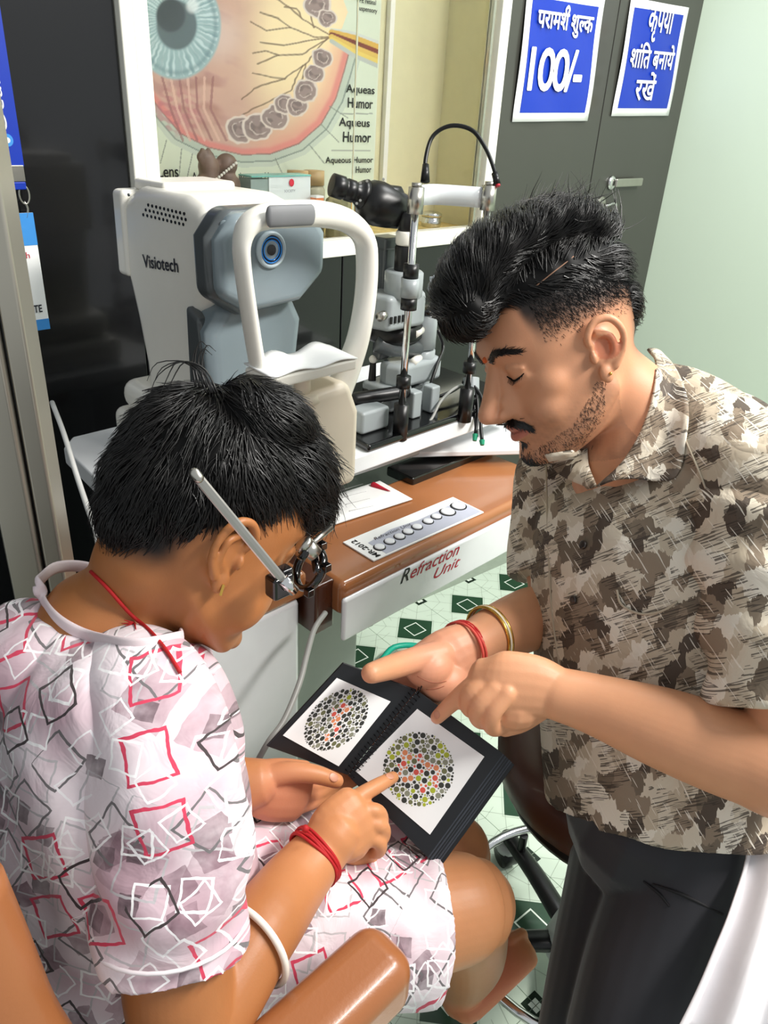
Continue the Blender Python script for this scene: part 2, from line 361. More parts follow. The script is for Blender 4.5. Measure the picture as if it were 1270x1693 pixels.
ves = [[(590, 72), (560, 60), (520, 62), (480, 45), (440, 50), (415, 35)], [(560, 60), (520, 66), (470, 75), (430, 70)], [(545, 62), (500, 90), (460, 92), (425, 105)], [(540, 64), (505, 105), (470, 130), (420, 145), (400, 165)],
       [(500, 108), (480, 150), (440, 170), (400, 190)], [(545, 58), (500, 30), (460, 0), (430, -20)], [(520, 45), (505, 0), (480, -20)], [(480, 45), (460, 30), (430, 22)], [(470, 130), (450, 128), (418, 122)], [(505, 105), (500, 130), (485, 150)], [(460, 92), (440, 85), (418, 88)], [(500, 30), (490, 15), (470, 12)]]
for v_ in ves: paint(ss(seg_d(X+2*w2, Y+2.5*wv, v_), 1.9, .6), '6f5640', .85)
blob = [(398, 214, 24), (425, 210, 24), (455, 195, 22), (470, 172, 18), (492, 176, 18), (505, 150, 20), (520, 122, 17), (532, 96, 17), (525, 8, 22), (540, 30, 16)]
for x, y, r in blob:
    e = np.hypot(X-x+4*wv, (Y-y)*1.05+4*w2)/r; paint(ss(e, 1.08, 1.0), 'd8cbc0'); paint(ss(e, .92, .84), '93807b'); paint(ss(e, .9, .5)*ss(w2, -.1, .3), '6f5e5c', .8); paint((np.abs(e-.55) < .05)*(w2 > -.2), 'c9b8ae', .8)
for off, c, w_ in ((-16, 'cbd0c8', 4), (-10, 'c9a24c', 5), (-2, '6b2a22', 4.5), (6, 'cfae58', 5), (13, 'd8c063', 4), (20, 'b6bcb4', 4)):
    paint(ss(seg_d(X, Y, [(548, 58+off*.5), (585, 72+off), (645, 96+off*1.1)]), w_, w_-1), c)
for a, b in (((275, 232), (265, 270)), ((300, 246), (296, 290)), ((318, 254), (308, 300)), ((358, 262), (356, 300)), ((455, 262), (468, 290)), ((512, 240), (536, 270)), ((530, 205), (560, 235)), ((545, 176), (575, 195))): paint((seg_d(X, Y, [a, b]) < .9)*1., '7d8778', .8)
for x0, x1, y in ((562, 616, 188), (548, 612, 249)): paint((np.abs(Y-y) < 1.2)*(X > x0)*(X < x1), '8e958a', .7)
f_ = [(j*NX+i, j*NX+i+1, (j+1)*NX+i+1, (j+1)*NX+i) for j in range(NZ_-1) for i in range(NX-1)]
poster = thing('anatomy_poster', 'large eye anatomy poster with blue iris and branching vessels behind the showcase glass', 'poster', (1.15, PY, pz0))
pg = G().add(P, f_); pm = pg.mesh('print'); attr_col(pm, 'Col', C_)
printm = M('poster_print', attr='Col', rough=.45, var=.02)
link(pm, 'print', printm, poster); B(G().bb(px0-.004, px1+.004, PY+.0005, PY+.003, pz0-.004, pz1+.02), 'sheet', M('poster_paper', 'd9dfcc', .6, var=.02), poster)
UX, UZ = np.array([1., 0, 0]), np.array([0, 0, 1.])
for s_, x, y, xe, hh in (('Aqueas', 572, 157, 620, 15), ('Humor', 575, 178, 617, 14), ('Aqueus', 560, 213, 612, 16), ('Humor', 567, 235, 614, 15), ('Aqueous Humor', 538, 273, 618, 12), ('Humor', 588, 286, 614, 10), ('Lens', 262, 294, 296, 15), ('Aqueous', 318, 303, 360, 14), ('Aqueous Humor', 394, 303, 470, 14), ('RPE retinal', 590, 3, 622, 6), ('Suspensory', 590, 19, 624, 8)):
    a = KY(x, y, PY-.002); b = KY(xe, y-(xe-x)*.06, PY-.002); text(s_, a, UX, UZ, ink, poster, w=np.linalg.norm(b-a)*.98, h=hh*1.95/F, bold=.012)
B(G().bb(1.53, 1.545, 1.52, 1.533, 1.07, 2.7), 'recess_batten', frame_w, wall)

# price and quiet signs on the greyed black door panels
def devsign(lab, x0, x1, z0, z1, lines, name):
    t = thing(name, lab, 'sign', ((x0+x1)/2, YW-.002, z0)); y = YW-.004
    g = G(); N = 14; P = []                                   # slightly wavy sheet
    for i in range(N+1):
        u = i/N; P.append([(x0+(x1-x0)*u+.008*math.sin(v*5)*(u > .5), y-.004*math.sin(u*5+v*3)**2, z0+(z1-z0)*v+.012*u) for v in np.linspace(0, 1, N+1)])
    P = np.array(P); B(G().grid(P), 'sheet', paper, t, smooth=True, solid=.0006)
    B(G().grid(P[1:-1, 1:-1]-(0, .0012, 0)), 'blue_field', blue_print, t, smooth=True)
    for s_, cx_, zb, w_, h_, fx in lines: text(s_, (cx_-w_/2, y-.007, zb), nz([1, 0, .035]), UZ, paper, t, w=w_, h=h_, fix=fx, thick=.0013 if s_[0] != '1' else .0026, space=.84 if s_[0] == '1' else 1)
    return t
def stroke(pts, w):
    """flat brush stroke along a polyline"""
    p = cat([(x, y, 0) for x, y in pts], [1]*len(pts), 4)[0]; d = np.gradient(p, axis=0); n_ = np.stack([-d[:, 1], d[:, 0], d[:, 2]*0], 1); n_ /= np.linalg.norm(n_, axis=1)[:, None]
    return np.vstack([p+n_*w/2, p-n_*w/2]), [(i, i+1, len(p)+i+1, len(p)+i) for i in range(len(p)-1)]
def half_letter(q, f, keep):
    """a letter without its upright stem (half form)"""
    x = q[:, 0].max()*keep; bm = bmesh.new(); vs = [bm.verts.new(v) for v in q]
    for e in f:
        try: bm.faces.new([vs[i] for i in e])
        except ValueError: pass
    bmesh.ops.bisect_plane(bm, geom=bm.verts[:]+bm.edges[:]+bm.faces[:], plane_co=(x, 0, 0), plane_no=(1, 0, 0), clear_outer=True)
    bm.verts.index_update(); q2 = np.array([v.co[:] for v in bm.verts]); f2 = [tuple(v.index for v in e.verts) for e in bm.faces]; bm.free(); return q2, f2
def fee_word(q, f):
    """consultation fee: reph over the first word, half la in the second"""
    V_, F_ = [], []; n_ = 0; x = 0
    def put(v, e, dx):
        nonlocal n_
        V_.append(v+np.array([dx, 0, 0])); F_.extend([tuple(i+n_ for i in k) for k in e]); n_ += len(v)
    a = text_mesh('\u092a\u0930\u093e\u092e\u0936'); put(*a, 0); x = a[0][:, 0].max(); put(*stroke([(x-.30, .62), (x-.34, .80), (x-.18, .92), (x-.06, .80), (x-.12, .66)], .085), 0)
    a = text_mesh('\u0936\u0941'); put(*a, x+.22); x += .22+a[0][:, 0].max()
    a = half_letter(*text_mesh('\u0932'), .70); put(*a, x); x += a[0][:, 0].max()-.02
    a = text_mesh('\u0915'); put(*a, x); return np.vstack(V_), F_
devsign('blue consultation fee sign reading 100/- on the dark cupboard door', 1.822, 2.178, 1.330, 1.625, [('परामश शुल्क', 1.998, 1.530, .255, .068, fee_word), ('100/-', 1.985, 1.405, .245, .095, None)], 'fee_sign')
devsign('blue sign with three lines of white Hindi words beside the mint wall', 2.312, 2.665, 1.358, 1.655, [('कृपया', 2.495, 1.560, .15, .085, None), ('शांित बनाये', 2.487, 1.488, .265, .065, None), ('रखें', 2.475, 1.405, .12, .075, None)], 'quiet_sign')
# cupboard handle and lock
dp = [o for o in wall.children if o.name.startswith('panel')][-1]
B(G().lathe([(.021, 0), (.021, .006), (.015, .010), (0, .011)], (2.385, YW, 1.172), (0, -1, 0)), 'handle_rosette', chrome, dp, smooth=True)
B(G().bb(2.385, 2.555, YW-.022, YW-.012, 1.160, 1.186), 'handle_lever', steel, dp, bevel=.006)
B(G().lathe([(.026, 0), (.026, .004), (.02, .006), (0, .006)], (2.345, YW, 1.108), (0, -1, 0)), 'keyhole_plate', steel, dp, smooth=True)
B(G().tube([(2.36, YW-.012, 1.105), (2.41, YW-.016, 1.112), (2.415, YW-.014, 1.08), (2.40, YW-.012, 1.03)], .004, 8, sub=4), 'key_hook', chrome, dp, smooth=True)
# leaflet on the mint wall
wp = thing('wall_chart', 'white sheet with small eye pictures taped to the mint wall', 'poster', (2.762, 1.0, 1.36))
B(G().bb(2.762, 2.765, .70, 1.045, 1.362, 1.80), 'sheet', paper, wp)
for i, (yy, zz, m_) in enumerate(((1.005, 1.405, M('yellow_print', 'b99a2c', .5)), (.955, 1.405, M('pink_print', 'c98f92', .5)), (1.005, 1.47, M('eye_print', '55605c', .5, var=.4, scale=80)), (1.008, 1.535, M('grey_print', '9aa0a6', .5)), (1.008, 1.575, M('grey_print', 'a')), (1.0, 1.625, M('pink_print', 'a')))):
    B(G().bb(2.7605, 2.7625, yy-.018, yy+.02, zz-.018, zz+.018), 'picture', m_, wp)
    if i == 2: B(G().lathe([(.012, 0), (.012, .0008), (0, .001)], (2.7605, yy, zz), (-1, 0, 0)), 'pupil', ink, wp)

# aluminium post on the left
post = thing('partition_post', 'tall aluminium partition post at the left edge', 'post', (.30, .83, 0))
pc = KZ(108, 905, .87); pr = np.array([RIGHT[0], RIGHT[1], 0]); pr = nz(pr); pf = np.array([-pr[1], pr[0], 0])
def pbar(o0, o1, d0, d1, nm, m_):
    B(G().prism([(o0, d0), (o1, d0), (o1, d1), (o0, d1)], (pc[0], pc[1], 0), pr, pf, 2.7), nm, m_, post, bevel=.004)
c0 = .0
pbar(-.074, -.034, 0, .04, 'main_profile', alu); pbar(-.031, -.008, .004, .04, 'cover_strip', alu); pbar(-.036, -.029, .008, .03, 'groove', black_pl)
# ---------------------------------------------------------------- instrument table
ZT = .83
tb = thing('instrument_table', 'white topped instrument table carrying both eye examination machines', 'table', (.85, 1.0, 0))
top = [(.44, .90), (.47, .845), (1.30, .842), (1.302, 1.09), (1.28, 1.203), (.50, 1.203), (.47, 1.17)]
B(G().prism(top, (0, 0, ZT-.032), (1, 0, 0), (0, 1, 0), .032), 'tabletop', white_pan, tb, bevel=.004)
B(G().prism([(.50, .90), (1.02, .875), (1.02, 1.1), (.52, 1.1)], (0, 0, ZT-.062), (1, 0, 0), (0, 1, 0), .028), 'sliding_plate', lgrey_pl, tb, bevel=.006)
B(G().bb(.70, .84, 1.02, 1.14, .03, ZT-.062), 'lifting_column', lgrey_pl, tb, bevel=.01); B(G().bb(.52, 1.1, .98, 1.2, 0, .05), 'foot', dgrey_pl, tb, bevel=.015)

# ---------------------------------------------------------------- refraction unit console
ru = thing('refraction_unit', 'brown refraction unit console with knob panel and white lettered front', 'console', (.8, .8, 0))
B(G().prism([(.655, .694), (1.235, .694), (1.235, .90), (.655, .90)], (0, 0, .66), (1, 0, 0), (0, 1, 0), .06), 'console_top', brown_lam, ru, bevel=.012, seg=3)
B(G().bb(.985, 1.235, .86, .93, .715, .735), 'glossy_back_strip', black_gl, ru, bevel=.004)
fp = B(G().bb(.652, 1.24, .684, .694, .622, .699), 'front_panel', white_pan, ru, bevel=.005)
B(G().bb(.36, .628, .738, .95, .69, .735), 'side_wing', brown_lam, ru, bevel=.010, seg=3)
B(G().bb(.622, .66, .715, .90, .632, .72), 'recess_block', dbrown, ru, bevel=.004)
B(G().bb(.36, .616, .742, .92, .06, .69), 'pedestal', white_pan, ru, bevel=.01)
B(G().bb(.36, 1.0, .745, .955, 0, .06), 'base_plinth', M('pale_green_plinth', 'b9c4ba', .35, var=.03), ru, bevel=.008)
B(G().bb(.64, .80, .80, .95, .06, .66), 'inner_column', M('shade_grey_panel', 'aab3ab', .4, var=.03), ru, bevel=.008)
# control plate
q0, q1, q2 = KZ(618, 928, .722), KZ(800, 847, .722), KZ(583, 887, .722); q0[2] = q1[2] = q2[2] = .7225
pu = nz(q1-q0); pw = np.linalg.norm(q1-q0); pv = nz((q2-q0)-pu*np.dot(q2-q0, pu)); ph_ = .074
cp = B(G().prism([(0, 0), (pw, 0), (pw, ph_), (0, ph_)], q0-(0, 0, .002), pu, pv, .0025), 'control_plate', paper, ru, bevel=.0005)
def onp(a, b, c=.001): return q0+pu*a*pw+pv*b*ph_+np.array([0, 0, c])
B(G().prism([(.03, .003), (pw-.004, .003), (pw-.004, .056), (.15, .05), (.09, .056), (.03, .046)], onp(0, 0, .0007), pu, pv, .0002), 'grey_print_area', M('grey_panel_print', 'b4b7c6', .4, var=.04), cp)
for i, (a, b, r) in enumerate(((.13, .32, .0085), (.225, .36, .0085), (.315, .38, .0085), (.40, .42, .0085), (.49, .45, .0085), (.60, .48, .0085), (.69, .52, .0085), (.80, .52, .0125), (.92, .56, .0125))):
    kb = B(G().lathe([(r, 0), (r, .0022), (r*.8, .003), (0, .003)], onp(a, b), (0, 0, 1)), 'knob', M('pale_button', 'e9ebef', .35, var=.02), cp, smooth=True, bevel=0)
    B(G().lathe([(r*1.22, 0), (r*1.22, .0006), (r*1.05, .0008), (r*1.05, 0)], onp(a, b), (0, 0, 1)), 'knob_ring', ink, cp)
    if i < 5: B(G().box(onp(a, b, .0032), (r*.7, r*.22, .0004)), 'button_mark', ink, cp)
text('Refraction Unit', onp(.17, .60, .0012), pu, pv, ink, cp, w=pw*.32, h=.008, shear=.3)
text('MR-2012', onp(.075, .06, .0012), pv, -pu, ink, cp, w=ph_*.84, h=.0105, bold=.02)
# calligraphic lettering on the white front
yl = .6835; a0, a1 = KY(662, 966, yl), KY(758, 925, yl)
v_ = text_mesh('Refraction', .005, .35); rl = text('R', a0, UX, UZ, ink, fp, w=.021, h=.025, bold=.012, shear=.35)
text('efraction', a0+UX*.023, UX, UZ, red_ink, fp, w=a1[0]-a0[0]-.023, h=.023, bold=.006, shear=.4)
text('Unit', KY(717, 958, yl), UX, UZ, red_ink, fp, w=KY(760, 938, yl)[0]-KY(717, 956, yl)[0], h=.02, bold=.004, shear=.4)
# leaflet with a red badge lying on the console
lf = thing('leaflet', 'white leaflet with a red badge lying on the brown console', 'leaflet', tuple(KZ(620, 830, .7225)))
l0, l1, l2, l3 = [KZ(*p, .7225) for p in ((540, 872), (682, 826), (628, 796), (520, 830))]
B(G().add([l0, l1, l2, l3]+[p+np.array([0, 0, .0015]) for p in (l0, l1, l2, l3)], [(3, 2, 1, 0), (4, 5, 6, 7), (0, 1, 5, 4), (1, 2, 6, 5), (2, 3, 7, 6), (3, 0, 4, 7)]), 'sheet', paper, lf)
r0, r1 = KZ(618, 802, .726), KZ(645, 812, .726); B(G().tube([r0, r1], (.006, .0006), 10, nrm=(0, 0, 1), sub=3, rnd=True), 'red_badge', red_ink, lf, smooth=True)
text('nemet', r0+(r1-r0)*.1+np.array([0.001, -.002, .001]), nz(r1-r0), nz(np.cross((0, 0, 1), r1-r0)), paper, lf, w=.024, h=.004, bold=.02)
for k in range(4):
    a, b = KZ(560+k*6, 812+k*11, .7245), KZ(600+k*6, 800+k*12, .7245); B(G().tube([a, b], (.0012, .0003), 6, nrm=(0, 0, 1)), 'text_line', M('faint_print', 'b9b9b9', .6), lf)
# white tray and black wires at the right end
wt = B(G().prism([(1.02, .93), (1.24, .78), (1.45, .80), (1.45, 1.10), (1.03, 1.10)], (0, 0, .742), (1, 0, 0), (0, 1, 0), .012), 'paper_tray', white_pan, None, bevel=.003); tag(wt, 'flat white board under the wires at the end of the instrument table', 'board')
wb = thing('wire_bundle', 'black wires with green plugs dangling from the instrument table edge', 'cable', tuple(K(785, 640, 1.5)))
for j, (ps, nm) in enumerate((([(770, 622, 1.50), (785, 640, 1.49), (790, 680, 1.48), (786, 718, 1.47)], 'wire'), ([(765, 632, 1.50), (780, 635, 1.49), (797, 660, 1.48), (795, 700, 1.47), (797, 728, 1.46)], 'wire'), ([(782, 655, 1.49), (786, 690, 1.48), (788, 722, 1.47)], 'wire'))):
    pts = [K(*p) for p in ps]; wv_ = B(G().tube(pts, .0035, 8, sub=5), 'wire', black_pl, wb, smooth=True)
    if j != 2: B(G().cyl(pts[-1], pts[-1]+(pts[-1]-pts[-2])*.28, .0055, .004, 10), 'plug', M('green_plug', '0f8a66', .4), wb)
B(G().cyl(K(779, 655, 1.5), K(779, 625, 1.5), .016, seg=16), 'socket_block', lgrey_pl, wb); B(G().box(K(778, 672, 1.5), (.04, .03, .045)), 'connector', black_pl, wb, bevel=.003)

# ---------------------------------------------------------------- autorefractor
ar = thing('autorefractor', 'white autorefractor with grey face, blue lens and forehead arch on the table', 'eye machine', (.665, .97, ZT))
XC = .668
def yz(poly, x0, x1, nm, m_, bev=.02, par=None, seg=4): return B(G().prism(poly, (x0, 0, 0), (0, 1, 0), (0, 0, 1), x1-x0), nm, m_, par or ar, bevel=bev, seg=seg, smooth=True)
head = [(.905, 1.105), (.90, 1.18), (.905, 1.220), (.96, 1.232), (1.08, 1.230), (1.125, 1.212), (1.135, 1.11), (1.115, 1.04), (1.10, .97), (1.095, .88), (.95, .88), (.948, 1.03), (.93, 1.08)]
body = yz(head, .588, .752, 'body', white_pl, .022)
yz([(1.115, 1.098), (1.11, 1.222), (1.142, 1.222), (1.147, 1.098)], .584, .752, 'monitor_back', white_pl, .008)
yz([(1.04, 1.224), (1.04, 1.238), (1.125, 1.237), (1.125, 1.22)], .612, .735, 'monitor_hinge', white_pl, .006)
base = B(G().prism([(.56, .80), (.775, .80), (.79, 1.0), (.775, 1.17), (.56, 1.17), (.545, 1.0)], (0, 0, ZT), (1, 0, 0), (0, 1, 0), .052), 'base', white_pl, ar, bevel=.016, seg=4)
B(G().prism([(.567, .86), (.765, .86), (.775, 1.0), (.765, 1.15), (.567, 1.15), (.558, 1.0)], (0, 0, ZT+.054), (1, 0, 0), (0, 1, 0), .05), 'carriage', white_pl, ar, bevel=.022, seg=4)
# grey face: octagon-like hood, lower neck, dark rim
def xz(poly, y0, y1, nm, m_, bev, par=None, seg=4): return B(G().prism([(a, b) for a, b in poly][::-1], (0, y0, 0), (1, 0, 0), (0, 0, 1), -(y1-y0)), nm, m_, par or ar, bevel=bev, seg=seg, smooth=True)
hood = [(XC-.098, 1.115), (XC-.098, 1.19), (XC-.07, 1.224), (XC+.07, 1.224), (XC+.098, 1.19), (XC+.098, 1.13), (XC+.05, 1.092), (XC-.05, 1.085)]
xz(hood, .872, .915, 'face_rim', dgrey_pl, .014)
hood2 = [(XC+(a-XC)*.93, 1.163+(b-1.163)*.93) for a, b in hood]; face = xz(hood2, .858, .89, 'face', grey_pl, .014)
xz([(XC-.085, .88), (XC-.088, 1.06), (XC-.06, 1.10), (XC+.06, 1.10), (XC+.08, 1.06), (XC+.055, .88)], .895, .955, 'lower_face', grey_pl, .018)
yz([(.92, .88), (.91, 1.0), (.918, 1.075), (.95, 1.09), (.955, .88)], XC-.09, XC-.07, 'lower_face_rim', dgrey_pl, .006)
lc = np.array([.657, .858, 1.172])
B(G().lathe([(.024, 0), (.024, .004), (.02, .008), (.019, .004), (.0185, .002)], lc, (0, -1, 0), 32), 'lens_bezel', M('pale_ring', 'b9c6cc', .3), ar, smooth=True)
B(G().lathe([(.0185, 0), (.0185, .0035), (.013, .003), (.013, .0015), (0, .001)], lc, (0, -1, 0), 32), 'lens', M('deep_blue_glass', '0b1a3c', .05, coat=1), ar, smooth=True)
for r_ in (.0165, .0125): B(G().tube([lc+np.array([math.cos(t)*r_, -.0042, math.sin(t)*r_]) for t in np.arange(32)*2*math.pi/32], [.0009]*32, 6, nrm=(0, 1, 0), closed=True), 'lens_glow_ring', M('blue_ring', '2f8fe6', .3), ar, smooth=True)
B(G().lathe([(.007, 0), (.007, .001), (0, .001)], (lc[0], lc[1]-.0035, lc[2]), (0, -1, 0)), 'pupil_glass', black_gl, ar)
for px, py in ((371, 372), (356, 545)):
    p = KY(px, py, .885 if py < 400 else .93); p[0] = min(p[0], .60)
    B(G().lathe([(.006, 0), (.006, .0015), (.0045, .0022), (0, .0022)], K(px, py, np.dot(p-CAM, FWD)-.012), (-.6, -.8, 0)), 'screw_cap', grey_pl, ar, smooth=True)
# arch
YA = .80
path = [(438, 660, 12), (425, 600, 11), (412, 520, 11), (401, 440, 11), (400, 400, 13), (412, 372, 17), (440, 358, 21), (480, 354, 22), (530, 354, 21), (575, 366, 19), (602, 395, 18), (607, 440, 17), (603, 500, 17), (592, 560, 19), (575, 610, 24), (556, 660, 28), (550, 720, 27), (548, 790, 27)]
pts = [KY(x, y, YA) for x, y, r in path]; rad = [(r*(.92 if i > 9 else 1)*np.dot(p-CAM, FWD)/F, .018 if i > 4 else .015) for i, ((x, y, r), p) in enumerate(zip(path, pts))]
B(G().tube(pts, rad, 20, sub=5, nrm=(0, 1, 0)), 'forehead_arch', white_pl, ar, smooth=True)
B(G().tube([KY(446, 358, YA-.025), KY(515, 355, YA-.025)], [(.0125, .005)]*2, 16, sub=4, nrm=(0, 1, 0), rnd=True), 'forehead_pad', M('grey_rubber', '77787a', .6), ar, smooth=True)
ca, cb = KY(480, 800, YA)[0], KY(560, 800, YA)[0]
B(G().prism([(ca-.012, ZT), (cb+.012, ZT), (cb+.012, .95), (cb-.01, 1.0), (ca+.01, .995), (ca-.008, .95)][::-1], (0, YA+.03, 0), (1, 0, 0), (0, 0, 1), .062), 'front_column', cream_pl, ar, bevel=.016, seg=4, smooth=True)
cr = KY(500, 600, YA-.01)
B(G().cyl((cr[0], cr[1], .985), (cr[0], cr[1], 1.025), .012), 'chin_rest_stem', cream_pl, ar, smooth=True); B(G().cyl((cr[0], cr[1], .98), (cr[0], cr[1], .992), .026, .022), 'stem_collar', cream_pl, ar, smooth=True)
c1, c2 = KY(430, 603, YA-.02), KY(571, 588, YA-.02); wch = c2[0]-c1[0]; n_ = 24
def cup(u): return .010*(math.sin(u*math.pi*2-.3)**2)*(1 if abs(u-.5) > .06 else .4)
Pc = [[(c1[0]+wch*u, YA-.045+.06*v, 1.036+cup(u)*(.4+.6*v)+.004*v) for v in np.linspace(0, 1, 6)] for u in np.linspace(0, 1, n_)]
B(G().grid(Pc), 'chin_paper_stack', paper, ar, smooth=True, solid=.002)
B(G().bb(c1[0], c2[0], YA-.045, YA+.015, 1.020, 1.036), 'chin_rest', white_pl, ar, bevel=.004)
# vent holes on the shoulder of the body, pierced dark slots
for k in range(3):
    for i in range(11 if k else 10):
        x, y = 246+k*(-4)+i*6.6, 339+k*8+i*(1.6)-(0 if k else 0)
        p = KX(x, y, .5885)
        B(G().lathe([(.0022, 0), (.0022, .0015), (0, .0015)], p, (-1, 0, 0), 8), 'vent_hole', black_pl, body)
vt0, vt1 = KX(237, 442, .5865), KX(295, 451, .5865)
text('Visiotech', vt0, nz(vt1-vt0), nz([0, .02, 1]), M('navy_ink', '1d1f2b', .5), ar, w=np.linalg.norm(vt1-vt0), h=.0185, bold=.016)
B(G().lathe([(.0022, 0), (.0022, .002), (0, .002)], KX(214, 322, .583), (-1, 0, 0), 10), 'screw', dgrey_pl, ar)

# ---------------------------------------------------------------- slit lamp
sl = thing('slit_lamp', 'grey and black slit lamp microscope with chrome head posts on a black board', 'eye machine', (1.05, .95, ZT))
B(G().prism([(.845, .842), (1.285, .842), (1.29, 1.08), (1.24, 1.12), (.87, 1.08)], (0, 0, ZT), (1, 0, 0), (0, 1, 0), .014), 'baseboard', black_gl, sl, bevel=.006)
p1 = KZ(662, 708, .85); X1, Y1 = p1[0], p1[1]; p2 = K(806, 340, 1.28); X2, Y2 = p2[0], p2[1]
for (x, y) in ((X1, Y1), (X2, Y2)):
    B(G().cyl((x, y, ZT), (x, y, .895), .0135), 'post_socket', black_pl, sl, smooth=True)
    B(G().cyl((x, y, .88), (x, y, 1.235), .0062), 'chrome_post', chrome, sl, smooth=True)
    B(G().cyl((x, y, 1.205), (x, y, 1.243), .0125), 'post_cap', steel, sl, smooth=True); B(G().cyl((x, y, 1.243), (x, y, 1.249), .008), 'cap_screw', steel, sl, smooth=True)
    B(G().cyl((x, y, 1.058), (x, y, 1.078), .0135), 'collar', black_pl, sl, smooth=True); B(G().cyl((x, y, 1.078), (x, y, 1.108), .0150), 'clamp', lgrey_pl, sl, smooth=True); B(G().cyl((x, y, 1.108), (x, y, 1.13), .0125), 'collar', black_pl, sl, smooth=True)
    B(G().cyl((x, y, .925), (x, y, .945), .0125), 'collar', black_pl, sl, smooth=True)
mid = np.array([(X1+X2)/2-.0, (Y1+Y2)/2+.06])
bp = [(X1+.008, Y1+.004), (mid[0]-.05, mid[1]-.02), (mid[0]+.02, mid[1]), (X2-.008, Y2+.006)]
B(G().grid([[(x, y, z) for z in (1.208, 1.24)] for x, y in [tuple(q) for q in cat([(a, b, 0) for a, b in bp], [1]*4, 6)[0][:, :2]]]), 'forehead_band', M('clear_band_plastic', 'd9dee0', .25, var=.02, coat=.4), sl, smooth=True, solid=.003)
# chin cup assembly hints behind the front post
B(G().tube([(X1, Y1, 1.10), (X1+.02, Y1+.03, 1.102), (X1+.03, Y1+.03, 1.07)], .0025, 8, sub=4), 'chin_hook', steel, sl, smooth=True)
def C2(px, py, y): return KY(px, py, y)
YM = .985
# microscope head: lathe along the eyepiece axis
e0, e1 = C2(548, 305, YM+.02), C2(668, 345, YM-.03)
ax = nz(e1-e0); Lm = np.linalg.norm(e1-e0)
B(G().lathe([(.013, 0), (.018, .001), (.0185, .02), (.0165, .022), (.0165, .026), (.0175, .027), (.0175, .04), (.015, .042), (.022, .052), (.026, .06)], e0, ax, 28), 'eyepiece', black_pl, sl, smooth=True)
B(G().lathe([(0, .05), (.026, .056), (.034, .07), (.036, Lm*.62), (.033, Lm*.8), (.028, Lm*.98), (0, Lm)], e0+np.array([0, 0, -.006]), ax, 28), 'microscope_body', black_pl, sl, smooth=True)
bw = C2(640, 318, YM-.01); B(G().lathe([(.0, 0), (.026, .002), (.029, .014), (.024, .022), (0, .024)], bw+np.array([0, 0, -.012]), (0, 0, 1)), 'magnification_drum', black_pl, sl, smooth=True)
B(G().lathe([(.030, 0), (.032, .004), (.032, .026), (.028, .03)], C2(640, 362, YM-.01)-np.array([0, 0, .008]), (0, 0, 1)), 'microscope_foot', black_pl, sl, smooth=True)
for px, py in ((596, 303), (607, 300), (590, 337), (596, 332), (634, 297)):
    B(G().lathe([(.0022, 0), (.0022, .002), (0, .002)], C2(px, py, YM-.045), -FWD, 8), 'screw', steel, sl)
# white and black condenser tube on the illumination arm
t0 = C2(672, 395, YM-.05); 
for z0, z1, r_, m_, nm in ((1.165, 1.195, .0165, black_pl, 'condenser_tube'), (1.142, 1.165, .0185, white_pl, 'white_ring'), (1.098, 1.142, .0185, black_pl, 'filter_barrel'), (1.055, 1.10, .034, lgrey_pl, 'lamp_housing')):
    B(G().lathe([(r_*.9, z0), (r_, z0+.003), (r_, z1-.003), (r_*.9, z1)], (t0[0], t0[1], 0), (0, 0, 1), 28), nm, m_, sl, smooth=True)
a_ = C2(640, 390, YM); B(G().box(a_-np.array([0, 0, .01]), (.045, .04, .02)), 'arm_bracket', dgrey_pl, sl, bevel=.004)
B(G().bb(a_[0]-.014, a_[0]+.014, a_[1]-.012, a_[1]+.012, .93, a_[2]-.01), 'microscope_arm', dgrey_pl, sl, bevel=.006)
h0 = C2(655, 470, YM-.03)
B(G().prism([(-.05, -.035), (.045, -.035), (.06, -.01), (.045, .035), (-.045, .035), (-.058, .0)], (h0[0], h0[1], 1.0), (1, 0, 0), (0, 1, 0), .062), 'scale_drum_housing', lgrey_pl, sl, bevel=.01, seg=3)
for k in range(5): B(G().box((h0[0]-.045+k*.010, h0[1]-.0365, 1.022), (.004, .003, .012)), 'scale_mark', ink, sl)
B(G().cyl((h0[0]-.04, h0[1]-.02, 1.03), (h0[0]-.068, h0[1]-.03, 1.03), .008), 'side_knob', steel, sl, smooth=True)
w0 = C2(713, 460, YM-.02); B(G().lathe([(.0, 0), (.016, .002), (.026, .012), (.026, .02), (.0, .026)], w0-np.array([0, 0, .02]), (.3, -1, .2)), 'reflector_cup', M('pale_blue_plastic', 'cdd6e2', .3, var=.02), sl, smooth=True)
B(G().prism([(0, -.012), (.03, -.006), (.045, .012), (.0, .012)], w0-np.array([.0, 0, .01]), (1, 0, 0), (0, 0, 1), -.004), 'shield', M('pale_blue_plastic', 'cdd6e2'), sl)
g_ = C2(650, 545, YM); B(G().lathe([(.05, 0), (.055, .006), (.055, .03), (.04, .035)], (g_[0]-.0, g_[1], .965), (0, 0, 1), 28), 'turntable', black_pl, sl, smooth=True)
B(G().tube([(g_[0]-.055, g_[1]-.01, .965), (g_[0]-.02, g_[1]-.03, .955), (g_[0]+.06, g_[1]-.04, .945)], [(.012, .016)]*3, 12, sub=4), 'swing_arm', dgrey_pl, sl, smooth=True)
